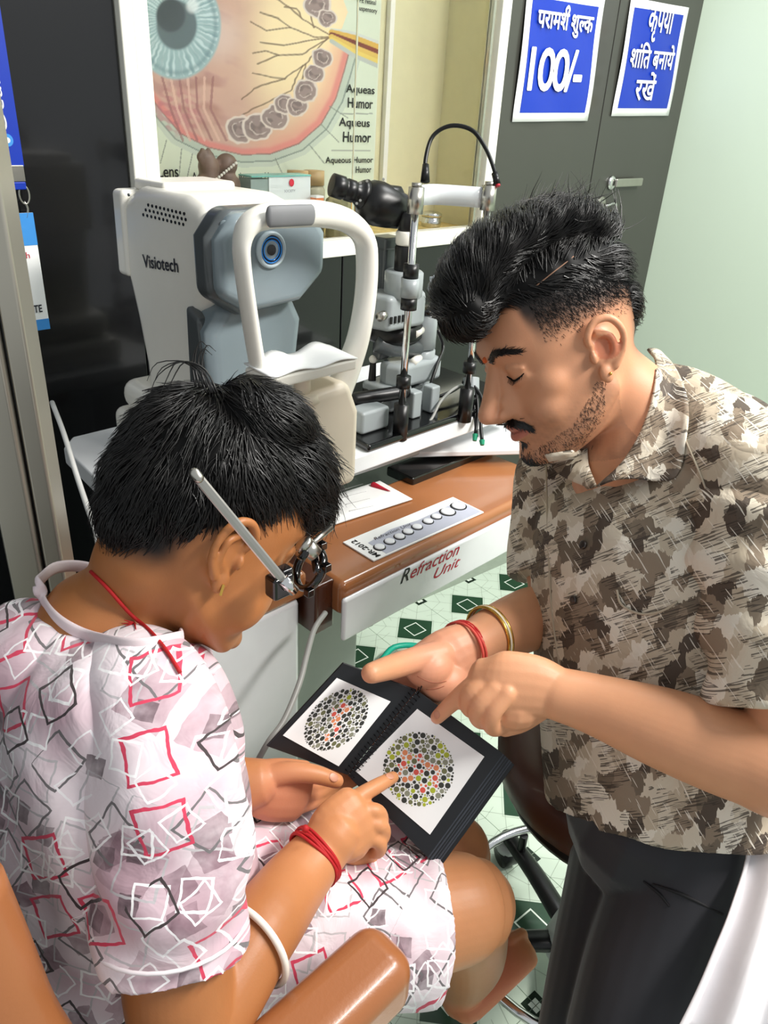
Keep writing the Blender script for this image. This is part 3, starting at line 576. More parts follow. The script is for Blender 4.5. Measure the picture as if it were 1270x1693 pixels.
# illumination tower
tw = C2(699, 560, .955)
for z0, z1, r_, m_, nm in ((1.012, 1.022, .0275, black_gl, 'tower_cap'), (.945, 1.012, .0255, lgrey_pl, 'tower_upper'), (.89, .944, .026, lgrey_pl, 'tower_lower')):
    B(G().lathe([(r_*.85, z0), (r_, z0+.002), (r_, z1-.002), (r_*.85, z1)], (tw[0], tw[1], 0), (0, 0, 1), 28), nm, m_, sl, smooth=True)
for zz in (.985, .932): B(G().cyl((tw[0]-.02, tw[1]-.012, zz), (tw[0]-.048, tw[1]-.022, zz-.002), .0075), 'white_knob', white_pl, sl, smooth=True)
B(G().prism([(-.085, -.03), (.03, -.03), (.036, 0), (.03, .03), (-.085, .03), (-.095, 0)], (tw[0], tw[1], .885), (1, 0, 0), (0, 1, 0), .045), 'carriage_block', lgrey_pl, sl, bevel=.01, seg=3)
B(G().lathe([(.034, 0), (.03, .02), (.024, .035), (.022, .06)], (tw[0]-.005, tw[1]+.0, ZT+.014), (0, 0, 1), 24), 'carriage_foot', lgrey_pl, sl, smooth=True)
B(G().bb(tw[0]-.11, tw[0]-.05, tw[1]-.03, tw[1]+.05, ZT+.014, .89), 'carriage_column', lgrey_pl, sl, bevel=.008)
for x0 in (-.085, -.035): B(G().bb(tw[0]+x0-.012, tw[0]+x0+.012, tw[1]-.075, tw[1]-.05, ZT+.014, ZT+.065), 'rail_bracket', lgrey_pl, sl, bevel=.004)
gb = KZ(603, 705, ZT+.014); B(G().bb(gb[0]-.035, gb[0]+.032, gb[1]-.03, gb[1]+.012, ZT+.014, ZT+.055), 'rail_end', lgrey_pl, sl, bevel=.006)
B(G().cyl((gb[0], gb[1]+.02, ZT+.045), (tw[0], gb[1]+.03, ZT+.045), .007), 'slide_rail', chrome, sl, smooth=True)
jg = C2(588, 660, .93), C2(668, 648, .90); B(G().tube(jg, .0125, 14, sub=3, rnd=True), 'side_grip', black_pl, sl, smooth=True)
B(G().tube([C2(615, 632, .99), C2(617, 600, .99)], [.008, .006], 12, sub=2, rnd=True), 'joystick', black_pl, sl, smooth=True); B(G().lathe([(.02, 0), (.018, .01), (.006, .016)], C2(615, 640, .99)-np.array([0, 0, .012]), (0, 0, 1)), 'joystick_boot', black_pl, sl, smooth=True); B(G().ell(C2(617, 594, .99), (.008, .008, .008)), 'joystick_tip', white_pl, sl, smooth=True)
# cables of the slit lamp
ca_ = [K(703, 300, 1.30), K(704, 262, 1.30), K(716, 225, 1.30), K(745, 208, 1.29), K(780, 215, 1.28), K(803, 245, 1.27), K(817, 280, 1.26), K(822, 303, 1.26)]
cab = B(G().tube(ca_, .0035, 10, sub=6), 'fixation_cable', black_pl, sl, smooth=True); B(G().cyl(K(703, 300, 1.30), K(704, 272, 1.30), .008, .0055), 'cable_boot', black_pl, sl, smooth=True); B(G().cyl(K(818, 286, 1.26), K(823, 305, 1.26), .0055), 'fixation_lamp', black_pl, sl, smooth=True)
B(G().cyl(K(823, 305, 1.26), K(823.5, 308, 1.26), .004), 'red_lamp_tip', red_ink, sl)
B(G().tube([C2(724, 545, .95), C2(733, 575, .94), C2(722, 605, .92), C2(712, 640, .91), C2(722, 655, .91), C2(745, 648, .91), C2(770, 633, .92), C2(782, 628, .93)], .0035, 8, sub=6), 'lamp_cable', black_pl, sl, smooth=True)
B(G().tube([C2(782, 632, .92), C2(755, 640, .90), C2(730, 662, .875), C2(712, 695, .86), C2(690, 715, .85), C2(668, 717, .845)], .0028, 8, sub=6), 'signal_cable', M('grey_cable', '8e8e8a', .4), sl, smooth=True)

# ---------------------------------------------------------------- showcase contents
ZS = 1.068
fg = thing('figurine', 'brown carved figurine with a pearl string in the showcase', 'figurine', (KY(360, 290, 1.43)[0], 1.43, ZS))
bz = M('brown_carving', '6f5a4c', .45, var=.25, scale=30); fx0 = KY(345, 285, 1.43); fx1 = KY(375, 290, 1.43)
gg = G(); gg.ell(fx0+(-.0, 0, .01), (.022, .02, .024)); gg.ell(fx1+(.0, 0, .02), (.024, .02, .022)); gg.ell(fx1+(.012, 0, -.018), (.018, .018, .02)); gg.ell(fx0+(-.01, 0, -.03), (.026, .02, .03)); gg.tube([(fx0[0], 1.43, ZS), fx0], [.03, .02], 14); gg.tube([(fx1[0], 1.43, ZS), fx1], [.028, .02], 14)
for k in range(5): gg.ell(fx0+(-.022+k*.007, -.004, .028+.008*(k % 2)), (.006, .006, .01))
link(remesh(gg, .003, 2), 'carved_body', bz, fg)
for k in range(9): B(G().ell(KY(358+k*4, 296-k*3.3, 1.407), (.003, .003, .003), seg=8), 'pearl', white_pl, fg, smooth=True)
bx = thing('card_box', 'clear stand holding a white card with a small emblem in the showcase', 'card stand', (KY(465, 320, 1.41)[0], 1.41, ZS))
b0, b1 = KY(415, 325, 1.40), KY(512, 318, 1.40); zb = KY(465, 292, 1.40)[2]
B(G().bb(b0[0]+.045, b1[0], 1.398, 1.402, ZS, zb), 'card', M('pale_card', 'e2e9e6', .4, var=.02), bx); B(G().bb(b0[0], b0[0]+.045, 1.40, 1.44, ZS, zb-.004), 'side_card', M('grey_green_card', '93a39b', .4), bx); B(G().bb(b0[0], b1[0], 1.396, 1.442, zb, zb+.003), 'acrylic_edge', M('teal_acrylic', '6fb3a8', .2), bx)
B(G().ell(KY(482, 302, 1.3965), (.007, .0008, .008), seg=10), 'emblem', red_ink, bx)
text('SOCIETY', KY(470, 318, 1.396), UX, UZ, M('grey_ink', '7a8085', .6), bx, w=.03, h=.005)
for i, px in enumerate((492, 519)):
    jr = thing('jar', ('left' if i == 0 else 'right')+' one of two small lidded jars behind the card stand', 'jar', (KY(px, 300, 1.48)[0], 1.48, ZS), 'jars in the showcase'); x = KY(px, 300, 1.48)[0]
    B(G().lathe([(.022, 0), (.026, .004), (.026, .10), (.02, .11)], (x, 1.48, ZS)), 'jar_body', M('smoky_glass', 'b7b49a', .15, var=.1), jr, smooth=True); B(G().lathe([(.0, .142), (.024, .141), (.024, .11), (0, .11)][::-1], (x, 1.48, ZS)), 'lid', M('tan_lid', 'b59a6c', .4), jr, smooth=True)
ob = thing('orange_pack', 'small orange pack beside the card stand in the showcase', 'box', (KY(524, 333, 1.38)[0], 1.39, ZS)); B(G().box(KY(524, 333, 1.38), (.022, .02, .018)), 'carton', M('orange_card', 'd9804a', .5), ob, bevel=.001); B(G().box(KY(524, 328, 1.38)+np.array([0, 0, .004]), (.0225, .0205, .004)), 'label_band', paper, ob)
bn = thing('dried_leaf_bundle', 'green brown dried leaf bundle in the showcase behind the slit lamp eyepiece', 'dried leaves', (KY(560, 330, 1.42)[0], 1.42, ZS)); gg = G(); c = KY(560, 328, 1.42)
for k in range(12):
    a = rng.normal(size=3)*(.022, .012, .008); gg.ell(c+a, (.012, .008, .005), seg=8)
gg.tube([(c[0], 1.42, ZS), c], [.03, .03], 12); link(remesh(gg, .0025, 1), 'leaf_mass', M('dried_leaves', '96916a', .7, var=.4, scale=60), bn); B(G().box(c+np.array([.05, -.02, -.02]), (.02, .02, .02)), 'yellow_tie', M('yellow_card', 'd8a528', .5), bn)
pt = thing('steel_pot', 'small round steel pot standing on the patterned showcase shelf', 'pot', (KY(713, 364, 1.47)[0], 1.47, ZS)); x = KY(713, 364, 1.45)[0]
B(G().lathe([(.0, 0), (.024, 0), (.0265, .004), (.0265, .026)], (x, 1.45, ZS)), 'pot_body', chrome, pt, smooth=True); B(G().lathe([(.0275, .026), (.0275, .034), (.02, .038), (0, .038)], (x, 1.45, ZS)), 'lid', chrome, pt, smooth=True)

# ---------------------------------------------------------------- lanyard with badge
ly = thing('lanyard', 'blue lanyard with a white delegate badge hanging at the left wall panel', 'lanyard', (.55, 1.335, .95)); YL = 1.335
s0, s1 = KY(40, 275, YL), KY(12, 275, YL)
B(G().bb(s1[0]-.012, s0[0], YL, YL+.002, s0[2], 1.9), 'strap', blue_print, ly); B(G().bb(s1[0]-.01, s0[0]-.002, YL-.003, YL+.004, s0[2]-.022, s0[2]+.002), 'crimp', steel, ly, bevel=.001); B(G().bb(s1[0]-.006, s0[0]-.002, YL-.003, YL+.004, s0[2]-.034, s0[2]-.022), 'blue_clip', blue_print, ly, bevel=.002)
cl = KY(40, 322, YL); B(G().tube([cl+np.array([math.cos(t)*.008, 0, math.sin(t)*.014]) for t in np.arange(16)*math.pi/8], [.0016]*16, 6, nrm=(0, 1, 0), closed=True), 'hook', steel, ly, smooth=True)
B(G().tube([KY(40, 322, YL)+(-.002, 0, -.010), KY(46, 345, YL), KY(44, 360, YL)], .0018, 6, sub=3), 'swivel', steel, ly, smooth=True)
bd0, bd1 = KY(84, 500, YL), KY(38, 352, YL); bx0, bx1, bz0, bz1 = bd0[0]-.085, bd0[0]-.008, KY(70, 545, YL)[2], bd1[2]
cdm = B(G().bb(bx0, bx1, YL-.001, YL+.001, bz0, bz1), 'badge_card', paper, ly, bevel=.0006)
B(G().bb(bx0, bx1, YL-.0016, YL-.001, bz1-.05, bz1), 'badge_header', M('sky_blue_print', '3f8fd8', .4), ly); B(G().bb(bx0, bx1, YL-.0016, YL-.001, bz0, bz0+.018), 'badge_footer', M('sky_blue_print', 'a'), ly)
text('8', (bx1-.05, YL-.002, bz1-.085), UX, UZ, M('navy_ink', 'a'), ly, w=.018, h=.03, bold=.03); text('DELEGATE', (bx0+.008, YL-.002, bz0+.03), UX, UZ, M('navy_ink', 'a'), ly, w=.06, h=.013, bold=.02); text('th', (bx1-.028, YL-.002, bz1-.07), UX, UZ, red_ink, ly, w=.012, h=.01)
text('Ocularist Society of', (s0[0]-.012, YL-.002, s0[2]+.05), UZ, -UX, paper, ly, w=.30, h=.022, shear=.2)
B(G().lathe([(.009, 0), (.009, .001), (0, .001)], (s0[0]-.02, YL, s0[2]+.037), (0, -1, 0)), 'eye_emblem', M('sky_blue_print', 'a'), ly); B(G().lathe([(.004, 0), (.004, .002), (0, .002)], (s0[0]-.02, YL, s0[2]+.037), (0, -1, 0)), 'emblem_pupil', paper, ly)

# ---------------------------------------------------------------- loose cables
tag(B(G().tube([K(86, 665, 1.25), K(105, 715, 1.2), K(125, 780, 1.14), K(145, 840, 1.08), K(160, 885, 1.04), K(170, 960, 1.05)], .004, 8, sub=5), 'white_cable', M('white_cable', 'e6e6e2', .4), None, smooth=True), 'white power cable running down beside the aluminium post', 'cable')
tag(B(G().tube([K(538, 1013, 1.12), K(520, 1040, 1.09), K(508, 1080, 1.06), K(495, 1130, 1.03), K(470, 1190, 1.0), K(445, 1225, .98), K(425, 1260, .98)], .0042, 8, sub=6), 'grey_cable', M('grey_cable', 'a'), None, smooth=True), 'grey cable curving down in front of the white pedestal', 'cable')
sp = thing('slipper', 'white slipper with teal edge on the floor behind the spread hand', 'slipper', tuple(KZ(670, 1085, 0)))
gp = KZ(668, 1085, .02); B(G().tube([KZ(630, 1092, .03), KZ(652, 1070, .035), KZ(690, 1068, .035), KZ(712, 1085, .03)], [.008]*4, 10, sub=4), 'teal_rim', M('teal_rubber', '17a88c', .4), sp, smooth=True)
B(G().ell(gp+np.array([-.02, -.03, .0]), (.06, .045, .025)), 'upper', paper, sp, smooth=True); B(G().ell(gp+np.array([-.02, -.03, -.012]), (.065, .05, .008)), 'sole', paper, sp, smooth=True)

# ---------------------------------------------------------------- patient chair and stool
tan = M('tan_leather', '9a6039', .32, var=.08, scale=8, bump=.08, bscale=300, coat=.15)
ch = thing('examination_chair', 'tan leather examination chair under the seated boy', 'chair', (.15, .5, 0))
B(G().bb(-.12, .352, .250, .318, .600, .672), 'armrest', tan, ch, bevel=.024, seg=6, smooth=True)
B(G().bb(-.12, .27, .655, .720, .560, .630), 'armrest', tan, ch, bevel=.024, seg=6, smooth=True)
B(G().bb(-.03, .02, .27, .30, .30, .60), 'armrest_post', black_pl, ch, bevel=.008); B(G().bb(-.03, .02, .68, .71, .30, .57), 'armrest_post', black_pl, ch, bevel=.008)
B(G().bb(-.10, .40, .325, .66, .36, .45), 'seat', M('shadow_dark_leather', '17130f', .35, var=.1, bump=.05), ch, bevel=.03, seg=4)  # seat and backrest lie in shadow; that dark is put into the leather colour
B(G().bb(-.16, -.09, .36, .70, .44, .98), 'backrest', M('shadow_dark_leather', 'a'), ch, bevel=.03, seg=4)
B(G().tube([K(-100, 1490, .50), K(-50, 1600, .52), K(0, 1713, .54), K(60, 1800, .56)], [(.026, .04)]*4, 18, sub=4), 'side_bolster', tan, ch, smooth=True)
B(G().cyl((.16, .56, .05), (.16, .56, .37), .05), 'pedestal', chrome, ch, smooth=True); B(G().lathe([(.19, 0), (.19, .02), (.08, .05), (0, .05)], (.16, .56, 0)), 'base_disc', black_pl, ch, smooth=True)
st = thing('round_stool', 'dark brown padded round stool with chrome foot ring under the man', 'stool', (.88, .31, 0)); sx_, sy_ = .875, .305
B(G().lathe([(0, .46), (.16, .465), (.185, .485), (.188, .515), (.175, .54), (.14, .552), (0, .556)], (sx_, sy_, 0), seg=48), 'seat_cushion', M('dark_brown_leather', '4a2a1e', .35, var=.12, scale=10, coat=.1), st, smooth=True)
B(G().lathe([(.165, .445), (.17, .46), (0, .46)], (sx_, sy_, 0), seg=48), 'seat_pan', black_pl, st, smooth=True)
B(G().cyl((sx_, sy_, .10), (sx_, sy_, .45), .025), 'gas_column', black_pl, st, smooth=True); B(G().lathe([(.05, .055), (.055, .07), (.045, .12), (.03, .15)], (sx_, sy_, 0)), 'hub', M('hub_grey', 'b7bcba', .35), st, smooth=True)
B(G().tube([(sx_-.01+math.cos(t)*.192, sy_+.012+math.sin(t)*.192, .135) for t in np.arange(48)*2*math.pi/48], [.0085]*48, 10, nrm=(0, 0, 1), closed=True), 'foot_ring', chrome, st, smooth=True)
for k in range(5):
    a = math.radians(66+72*k); d_ = np.array([math.cos(a), math.sin(a), 0]); o_ = np.array([sx_, sy_, 0])
    B(G().tube([o_+d_*.04+(0, 0, .085), o_+d_*.14+(0, 0, .085), o_+d_*.24+(0, 0, .072)], [(.02, .014), (.018, .013), (.016, .012)], 12, sub=3, nrm=(0, 0, 1), rnd=True), 'star_leg', black_pl, st, smooth=True)
    cs = B(G().cyl(o_+d_*.235+np.array([-d_[1], d_[0], 0])*.014+(0, 0, .025), o_+d_*.235-np.array([-d_[1], d_[0], 0])*.014+(0, 0, .025), .025), 'caster', black_pl, st, smooth=True)
    B(G().ell(o_+d_*.235+(0, 0, .045), (.022, .022, .014)), 'caster_hood', M('hub_grey', 'a'), cs, smooth=True)
    b_ = o_+d_*.19; B(G().cyl((b_[0], b_[1], .085), (b_[0], b_[1], .13), .008), 'ring_strut', black_pl, st)
# ---------------------------------------------------------------- people: shared builders
def Hm(R_, t_, s_=1.0): return np.array(R_)*s_, np.array(t_)
def loc2w(H_, p): return np.asarray(p, float)@H_[0].T+H_[1]
def w2loc(H_, p): s = np.linalg.det(H_[0])**(1/3); return (np.asarray(p)-H_[1])@(H_[0]/s/s)
def head_geo(g, H_, boy=False):
    L = G()
    #     z     w     f     b    yc
    tab = [(.128, .012, .0, -.035, -.02), (.122, .034, .028, -.06, -.015), (.108, .054, .056, -.085, -.01), (.088, .067, .077, -.100, -.01), (.066, .074, .088, -.107, -.01), (.048, .0765, .0935, -.108, -.008),
           (.034, .0765, .0945, -.106, -.005), (.016, .075, .086, -.101, 0), (.0, .073, .0845, -.093, 0), (-.018, .0705, .087, -.082, 0), (-.036, .068, .0905, -.07, 0), (-.054, .064, .091, -.058, .002), (-.072, .058, .0865, -.045, .006), (-.088, .050, .084, -.03, .012), (-.102, .038, .083, .0, .03), (-.112, .022, .076, .03, .05)]
    if boy: tab = [(z if z > -.03 else z*.93, w*(1.02 if z < 0 else 1.0), f-(.004 if z > .02 else 0), b, y) for z, w, f, b, y in tab]
    rg = []; ns = 80; th = np.arange(ns)*2*math.pi/ns
    tq = np.array(tab); tq = np.vstack([2*tq[0]-tq[1], tq, 2*tq[-1]-tq[-2]]); fine = []
    for i in range(1, len(tq)-2):
        p0, p1, p2, p3 = tq[i-1:i+3]
        for t in np.arange(5)/5: fine.append(.5*(2*p1+(p2-p0)*t+(2*p0-5*p1+4*p2-p3)*t*t+(3*p1-p0-3*p2+p3)*t**3))
    fine.append(tq[-2])
    for z, w, f, b, yc in fine:
        c, s = np.cos(th), np.sin(th)
        x = w*np.sign(c)*np.abs(c)**.94; y = np.where(s > 0, yc+(f-yc)*np.abs(s)**.88, yc-(yc-b)*np.abs(s)**.92)
        rg.append(np.stack([x, y, np.full(ns, z)], 1))
    L.rings(rg)
    for s in (-1, 1):
        L.tube([(s*.010, .0875, .036), (s*.028, .083, .0415), (s*.046, .071, .037)], [.0085, .0095, .008], 16, sub=4, rnd=True)   # brow ridge
        L.ell((s*.031, .0715, .012), (.0150, .0135, .0128), seg=28); L.tube([(s*.018, .0795, .0165), (s*.031, .0835, .0195), (s*.045, .0755, .0155)], [.0035, .0045, .0035], 12, sub=4, rnd=True)   # eye, fold of the lid
        L.tube([(s*.017, .078, .004), (s*.031, .0795, .0005), (s*.045, .0715, .005)], [.0035, .0045, .004], 12, sub=4, rnd=True)
        L.ell((s*.042, .046, -.012), (.0285, .0300, .024), seg=28); L.ell((s*.034, .055, -.038), (.028, .029, .030), seg=28)   # cheekbone, cheek
        if boy: L.ell((s*.043, .040, -.046), (.029, .036, .034), seg=28)
        L.ell((s*.0128, .0985, -.032), (.0082, .0125, .0085), seg=20)                               # nostril wing
        L.tube([(s*.007, .082, .022), (s*.009, .084, .004), (s*.012, .0885, -.016), (s*.0145, .092, -.030)], [.0085, .0095, .0095, .009], 16, sub=4, rnd=True)
        L.ell((s*.0118, .0915, -.021), (.0095, .0120, .0125), seg=20)
        L.tube([(s*.056, -.012, -.046), (s*.046, .026, -.074), (s*.020, .064, -.096)], [.016, .015, .014], 20, sub=4, rnd=True)   # jaw
        # ear
        L.ell((s*.074, -.012, .0), (.006, .018, .026)); ex = lambda a: s*a
        L.tube([(ex(.076), .004, .006), (ex(.083), .008, .021), (ex(.087), -.004, .034), (ex(.091), -.021, .031), (ex(.092), -.030, .013), (ex(.088), -.027, -.006), (ex(.082), -.014, -.022)], [.0038, .0046, .0048, .0048, .0044, .0042, .005], 10, sub=5, rnd=True)
        L.tube([(ex(.079), -.006, .02), (ex(.085), -.018, .012), (ex(.084), -.018, -.006), (ex(.079), -.008, -.014)], [.004, .0045, .0045, .004], 10, sub=3, rnd=True)
        L.ell((ex(.078), -.003, -.026), (.006, .009, .012)); L.ell((ex(.079), .006, -.004), (.0045, .0045, .008))
    k = .9 if boy else 1.0
    L.tube([(0, .084, .038), (0, .0885, .022), (0, .098*k+.0095*(1-k), .004), (0, .1085*k+.01*(1-k), -.013), (0, .1180*k+.01*(1-k), -.0255)], [(.0115, .009), (.0105, .0085), (.0115, .0095), (.012, .0105), (.0125, .0115)], 18, sub=5, nrm=(0, 1, 0), rnd=True)
    L.tube([(0, .117*k+.011*(1-k), -.0285), (0, .102, -.036)], [(.010, .0085), (.0085, .0075)], 16, sub=3, rnd=True)
    L.tube([(-.025, .0805, -.0545), (-.012, .0890, -.0520), (0, .0940, -.0505), (.012, .0890, -.0520), (.025, .0805, -.0545)], [.003, .0055, .0062, .0055, .003], 12, sub=4, rnd=True)
    L.tube([(-.023, .0805, -.0570), (-.011, .0885, -.0635), (0, .0925, -.065), (.011, .0885, -.0635), (.023, .0805, -.0570)], [.003, .006, .0070, .006, .003], 12, sub=4, rnd=True)
    L.ell((0, .081, -.094), (.021, .0145, .015), seg=24); L.ell((0, .078, -.045), (.028, .015, .016), seg=24)
    g.add(loc2w(H_, L.arr()), L.f)
def face_relax(me, H_, it=50):
    x, y, z = w2loc(H_, coords(me)).T; ax = np.abs(x); inh = (ax < .11) & (np.abs(y) < .16) & (z > -.135) & (z < .14)
    near = lambda cx, cz, rx, rz: ss(np.hypot((ax-cx)/rx, (z-cz)/rz), 1.35, .9)*(y > .05)
    keep = np.maximum.reduce([near(.031, .012, .019, .014), near(0, -.057, .027, .013), near(0, -.022, .0175, .022), near(.005, .01, .011, .03), .6*near(.03, .038, .022, .007), ss(ax, .0735, .077)*(y < .02)])
    relax(me, np.clip(1-keep, 0, 1)*inh, it); relax(me, inh*.6, 3)
def arm(g, pts, rad, nrm=None): g.tube([K(*p) for p in pts], rad, 36, sub=8, nrm=nrm, rnd=True)
def finger(g, pts, rad): g.tube([K(*p) for p in pts], rad, 18, sub=6, rnd=True)
def strands(bv, me, n, keep, dirf, L, w, lift, name, mat, parent, nseg=5, jit=.35, seed=1, lvar=.5, rise=1.5):
    r = np.random.default_rng(seed); co_ = coords(me); fs = [tuple(p.vertices) for p in me.polygons]; ar_ = np.array([p.area for p in me.polygons]); ar_ /= ar_.sum()
    ids = r.choice(len(fs), n, p=ar_); V_, F_ = [], []; tri = np.arange(3)*2*math.pi/3
    for i in ids:
        p = co_[list(fs[i])].mean(0)+r.normal(size=3)*.0006
        if not keep(p, r): continue
        l_, nn, _, _ = bv.find_nearest(Vector(p)); nn = np.array(nn); d = nz(dirf(p, nn, r)+r.normal(size=3)*jit); step = L*(1-lvar*r.random())/nseg; pts = [p]; q = p
        lf = lift*(.4+1.2*r.random())
        for k in range(1, nseg+1):
            q = q+d*step; l_, n2, _, _ = bv.find_nearest(Vector(q)); n2 = np.array(n2); q = np.array(l_)+n2*(.0006+lf*(k/nseg)**rise)
            d = nz(.75*d+.25*nz(dirf(q, n2, r)+1e-9)); d = nz(d-n2*d.dot(n2)*.8); pts.append(q)
        pts = np.array(pts); T = nz(pts[-1]-pts[0]+1e-9); a = nz(np.cross(T, nn)+1e-9); b = np.cross(T, a); base = len(V_)*0
        k0 = sum(len(x) for x in V_) if False else None
        rr = w*(.7+.6*r.random())*np.linspace(1, .15, nseg+1)
        V_.append((pts[:, None, :]+rr[:, None, None]*(np.cos(tri)[None, :, None]*a+np.sin(tri)[None, :, None]*b)).reshape(-1, 3))
    m_ = (nseg+1)*3; f1 = [(i*3+j, i*3+(j+1) % 3, i*3+3+(j+1) % 3, i*3+3+j) for i in range(nseg) for j in range(3)]
    for k in range(len(V_)): F_ += [tuple(x+k*m_ for x in q) for q in f1]
    g = G(); g.v = V_; g.f = F_; g.m = [0]*len(F_); return B(g, name, mat, parent, smooth=True)
def wisp(curves, w, name, mat, parent):
    g = G()
    for c in curves: g.tube(c, list(np.linspace(w, w*.2, len(c))), 5, sub=3)
    return B(g, name, mat, parent, smooth=True)
def facept(bv, H_, x, z, off=.0006, y0=.3):
    o = loc2w(H_, (x, y0, z)); d = loc2w(H_, (x, 0, z))-o; l_, n_, _, _ = bv.ray_cast(Vector(o), Vector(nz(d)))
    return None if l_ is None else (np.array(l_)+np.array(n_)*off, np.array(n_))
hairm = M('black_hair', '0a0909', .6, var=.3, scale=30, spec=.2)
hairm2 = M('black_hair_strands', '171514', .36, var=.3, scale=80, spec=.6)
skin_t = M('skin', attr='Col', rough=.46, var=.05, scale=60, bump=.06, bscale=500, spec=.45)
for nn_ in (skin_t,):
    b_ = nn_.node_tree.nodes['Principled BSDF']; b_.inputs['Subsurface Weight'].default_value = .12; b_.inputs['Subsurface Radius'].default_value = (.006, .002, .001); b_.inputs['Subsurface Scale'].default_value = .6
thread = M('red_thread', 'b3161a', .7, var=.2, scale=200)

# ---- fabrics
def boy_fabric():
    T = NT('pink_square_print_cotton'); b = T.b; b.inputs['Roughness'].default_value = .8; b.inputs['Sheen Weight'].default_value = .2
    a = T.n('Attribute', attribute_name='pat'); v = a.outputs['Vector']
    nd = T.n('TexNoise', i_Scale=30., i_Detail=3.); T.l(v, nd.inputs['Vector']); vm = T.n('VectorMath', operation='MULTIPLY_ADD'); T.l(nd.outputs['Color'], vm.inputs[0]); vm.inputs[1].default_value = (.013,)*3; T.l(v, vm.inputs[2]); v = vm.outputs[0]
    n1 = T.n('TexNoise', i_Scale=11., i_Detail=2.); T.l(v, n1.inputs['Vector']); r1 = T.n('ValToRGB'); T.l(n1.outputs[0], r1.inputs[0]); r1.color_ramp.elements[0].position = .44; r1.color_ramp.elements[1].position = .64; r1.color_ramp.elements[0].color = (*lin('e9dbe0'), 1); r1.color_ramp.elements[1].color = (*lin('c7a6b1'), 1)
    col = r1.outputs[0]
    def vor(scale, rot, off):
        mp = T.n('Mapping'); mp.inputs['Rotation'].default_value = (0, 0, rot); mp.inputs['Location'].default_value = off; T.l(v, mp.inputs[0])
        o = T.n('TexVoronoi', voronoi_dimensions='2D', distance='CHEBYCHEV', feature='F1'); o.inputs['Scale'].default_value = scale; o.inputs['Randomness'].default_value = .55; T.l(mp.outputs[0], o.inputs['Vector'])
        s = T.n('SeparateColor'); T.l(o.outputs['Color'], s.inputs[0]); return o.outputs['Distance'], s.outputs
    # mauve patches
    for sc, rot, off, r, th, c in ((17, .5, (.3, .1, 0), .34, .72, 'a98a94'), (30, -.4, (.7, .9, 0), .32, .76, '7a5b66'), (38, .2, (.2, .5, 0), .30, .82, '4c3840')):
        d, s = vor(sc, rot, off); m = T.math('MULTIPLY', T.math('LESS_THAN', d, r), T.math('GREATER_THAN', s[0], th)); n2 = T.n('TexNoise', i_Scale=60., i_Detail=3.); T.l(v, n2.inputs['Vector'])
        col = T.mix(T.math('MULTIPLY', m, T.math('MULTIPLY_ADD', n2.outputs[0], 1.3, .0)), col, lin(c))
    for sc, rot, off, r, w, th, c in ((22, .25, (.1, .4, 0), .34, .018, .45, 'bdb7ba'), (20, .7, (.6, .2, 0), .33, .020, .55, '6f6a6c'), (18, -.3, (.35, .75, 0), .30, .024, .62, 'cf3a58'), (30, .1, (.9, .3, 0), .32, .028, .45, 'fbf8f8'), (34, .9, (.5, .3, 0), .34, .028, .55, 'f3eef0'), (21, 1.0, (.2, .6, 0), .30, .022, .74, '3a2f31')):
        d, s = vor(sc, rot, off); m = T.math('MULTIPLY', T.math('COMPARE', d, r, w), T.math('GREATER_THAN', s[1], th)); col = T.mix(m, col, lin(c))
    T.l(col, b.inputs['Base Color'])
    tc = T.n('TexCoord'); nb = T.n('TexNoise', i_Scale=28., i_Detail=3., i_Distortion=1.2); T.l(tc.outputs['Object'], nb.inputs['Vector']); bp = T.n('Bump', i_Strength=.35, i_Distance=.006); T.l(nb.outputs[0], bp.inputs['Height']); T.l(bp.outputs[0], b.inputs['Normal'])
    return T.m
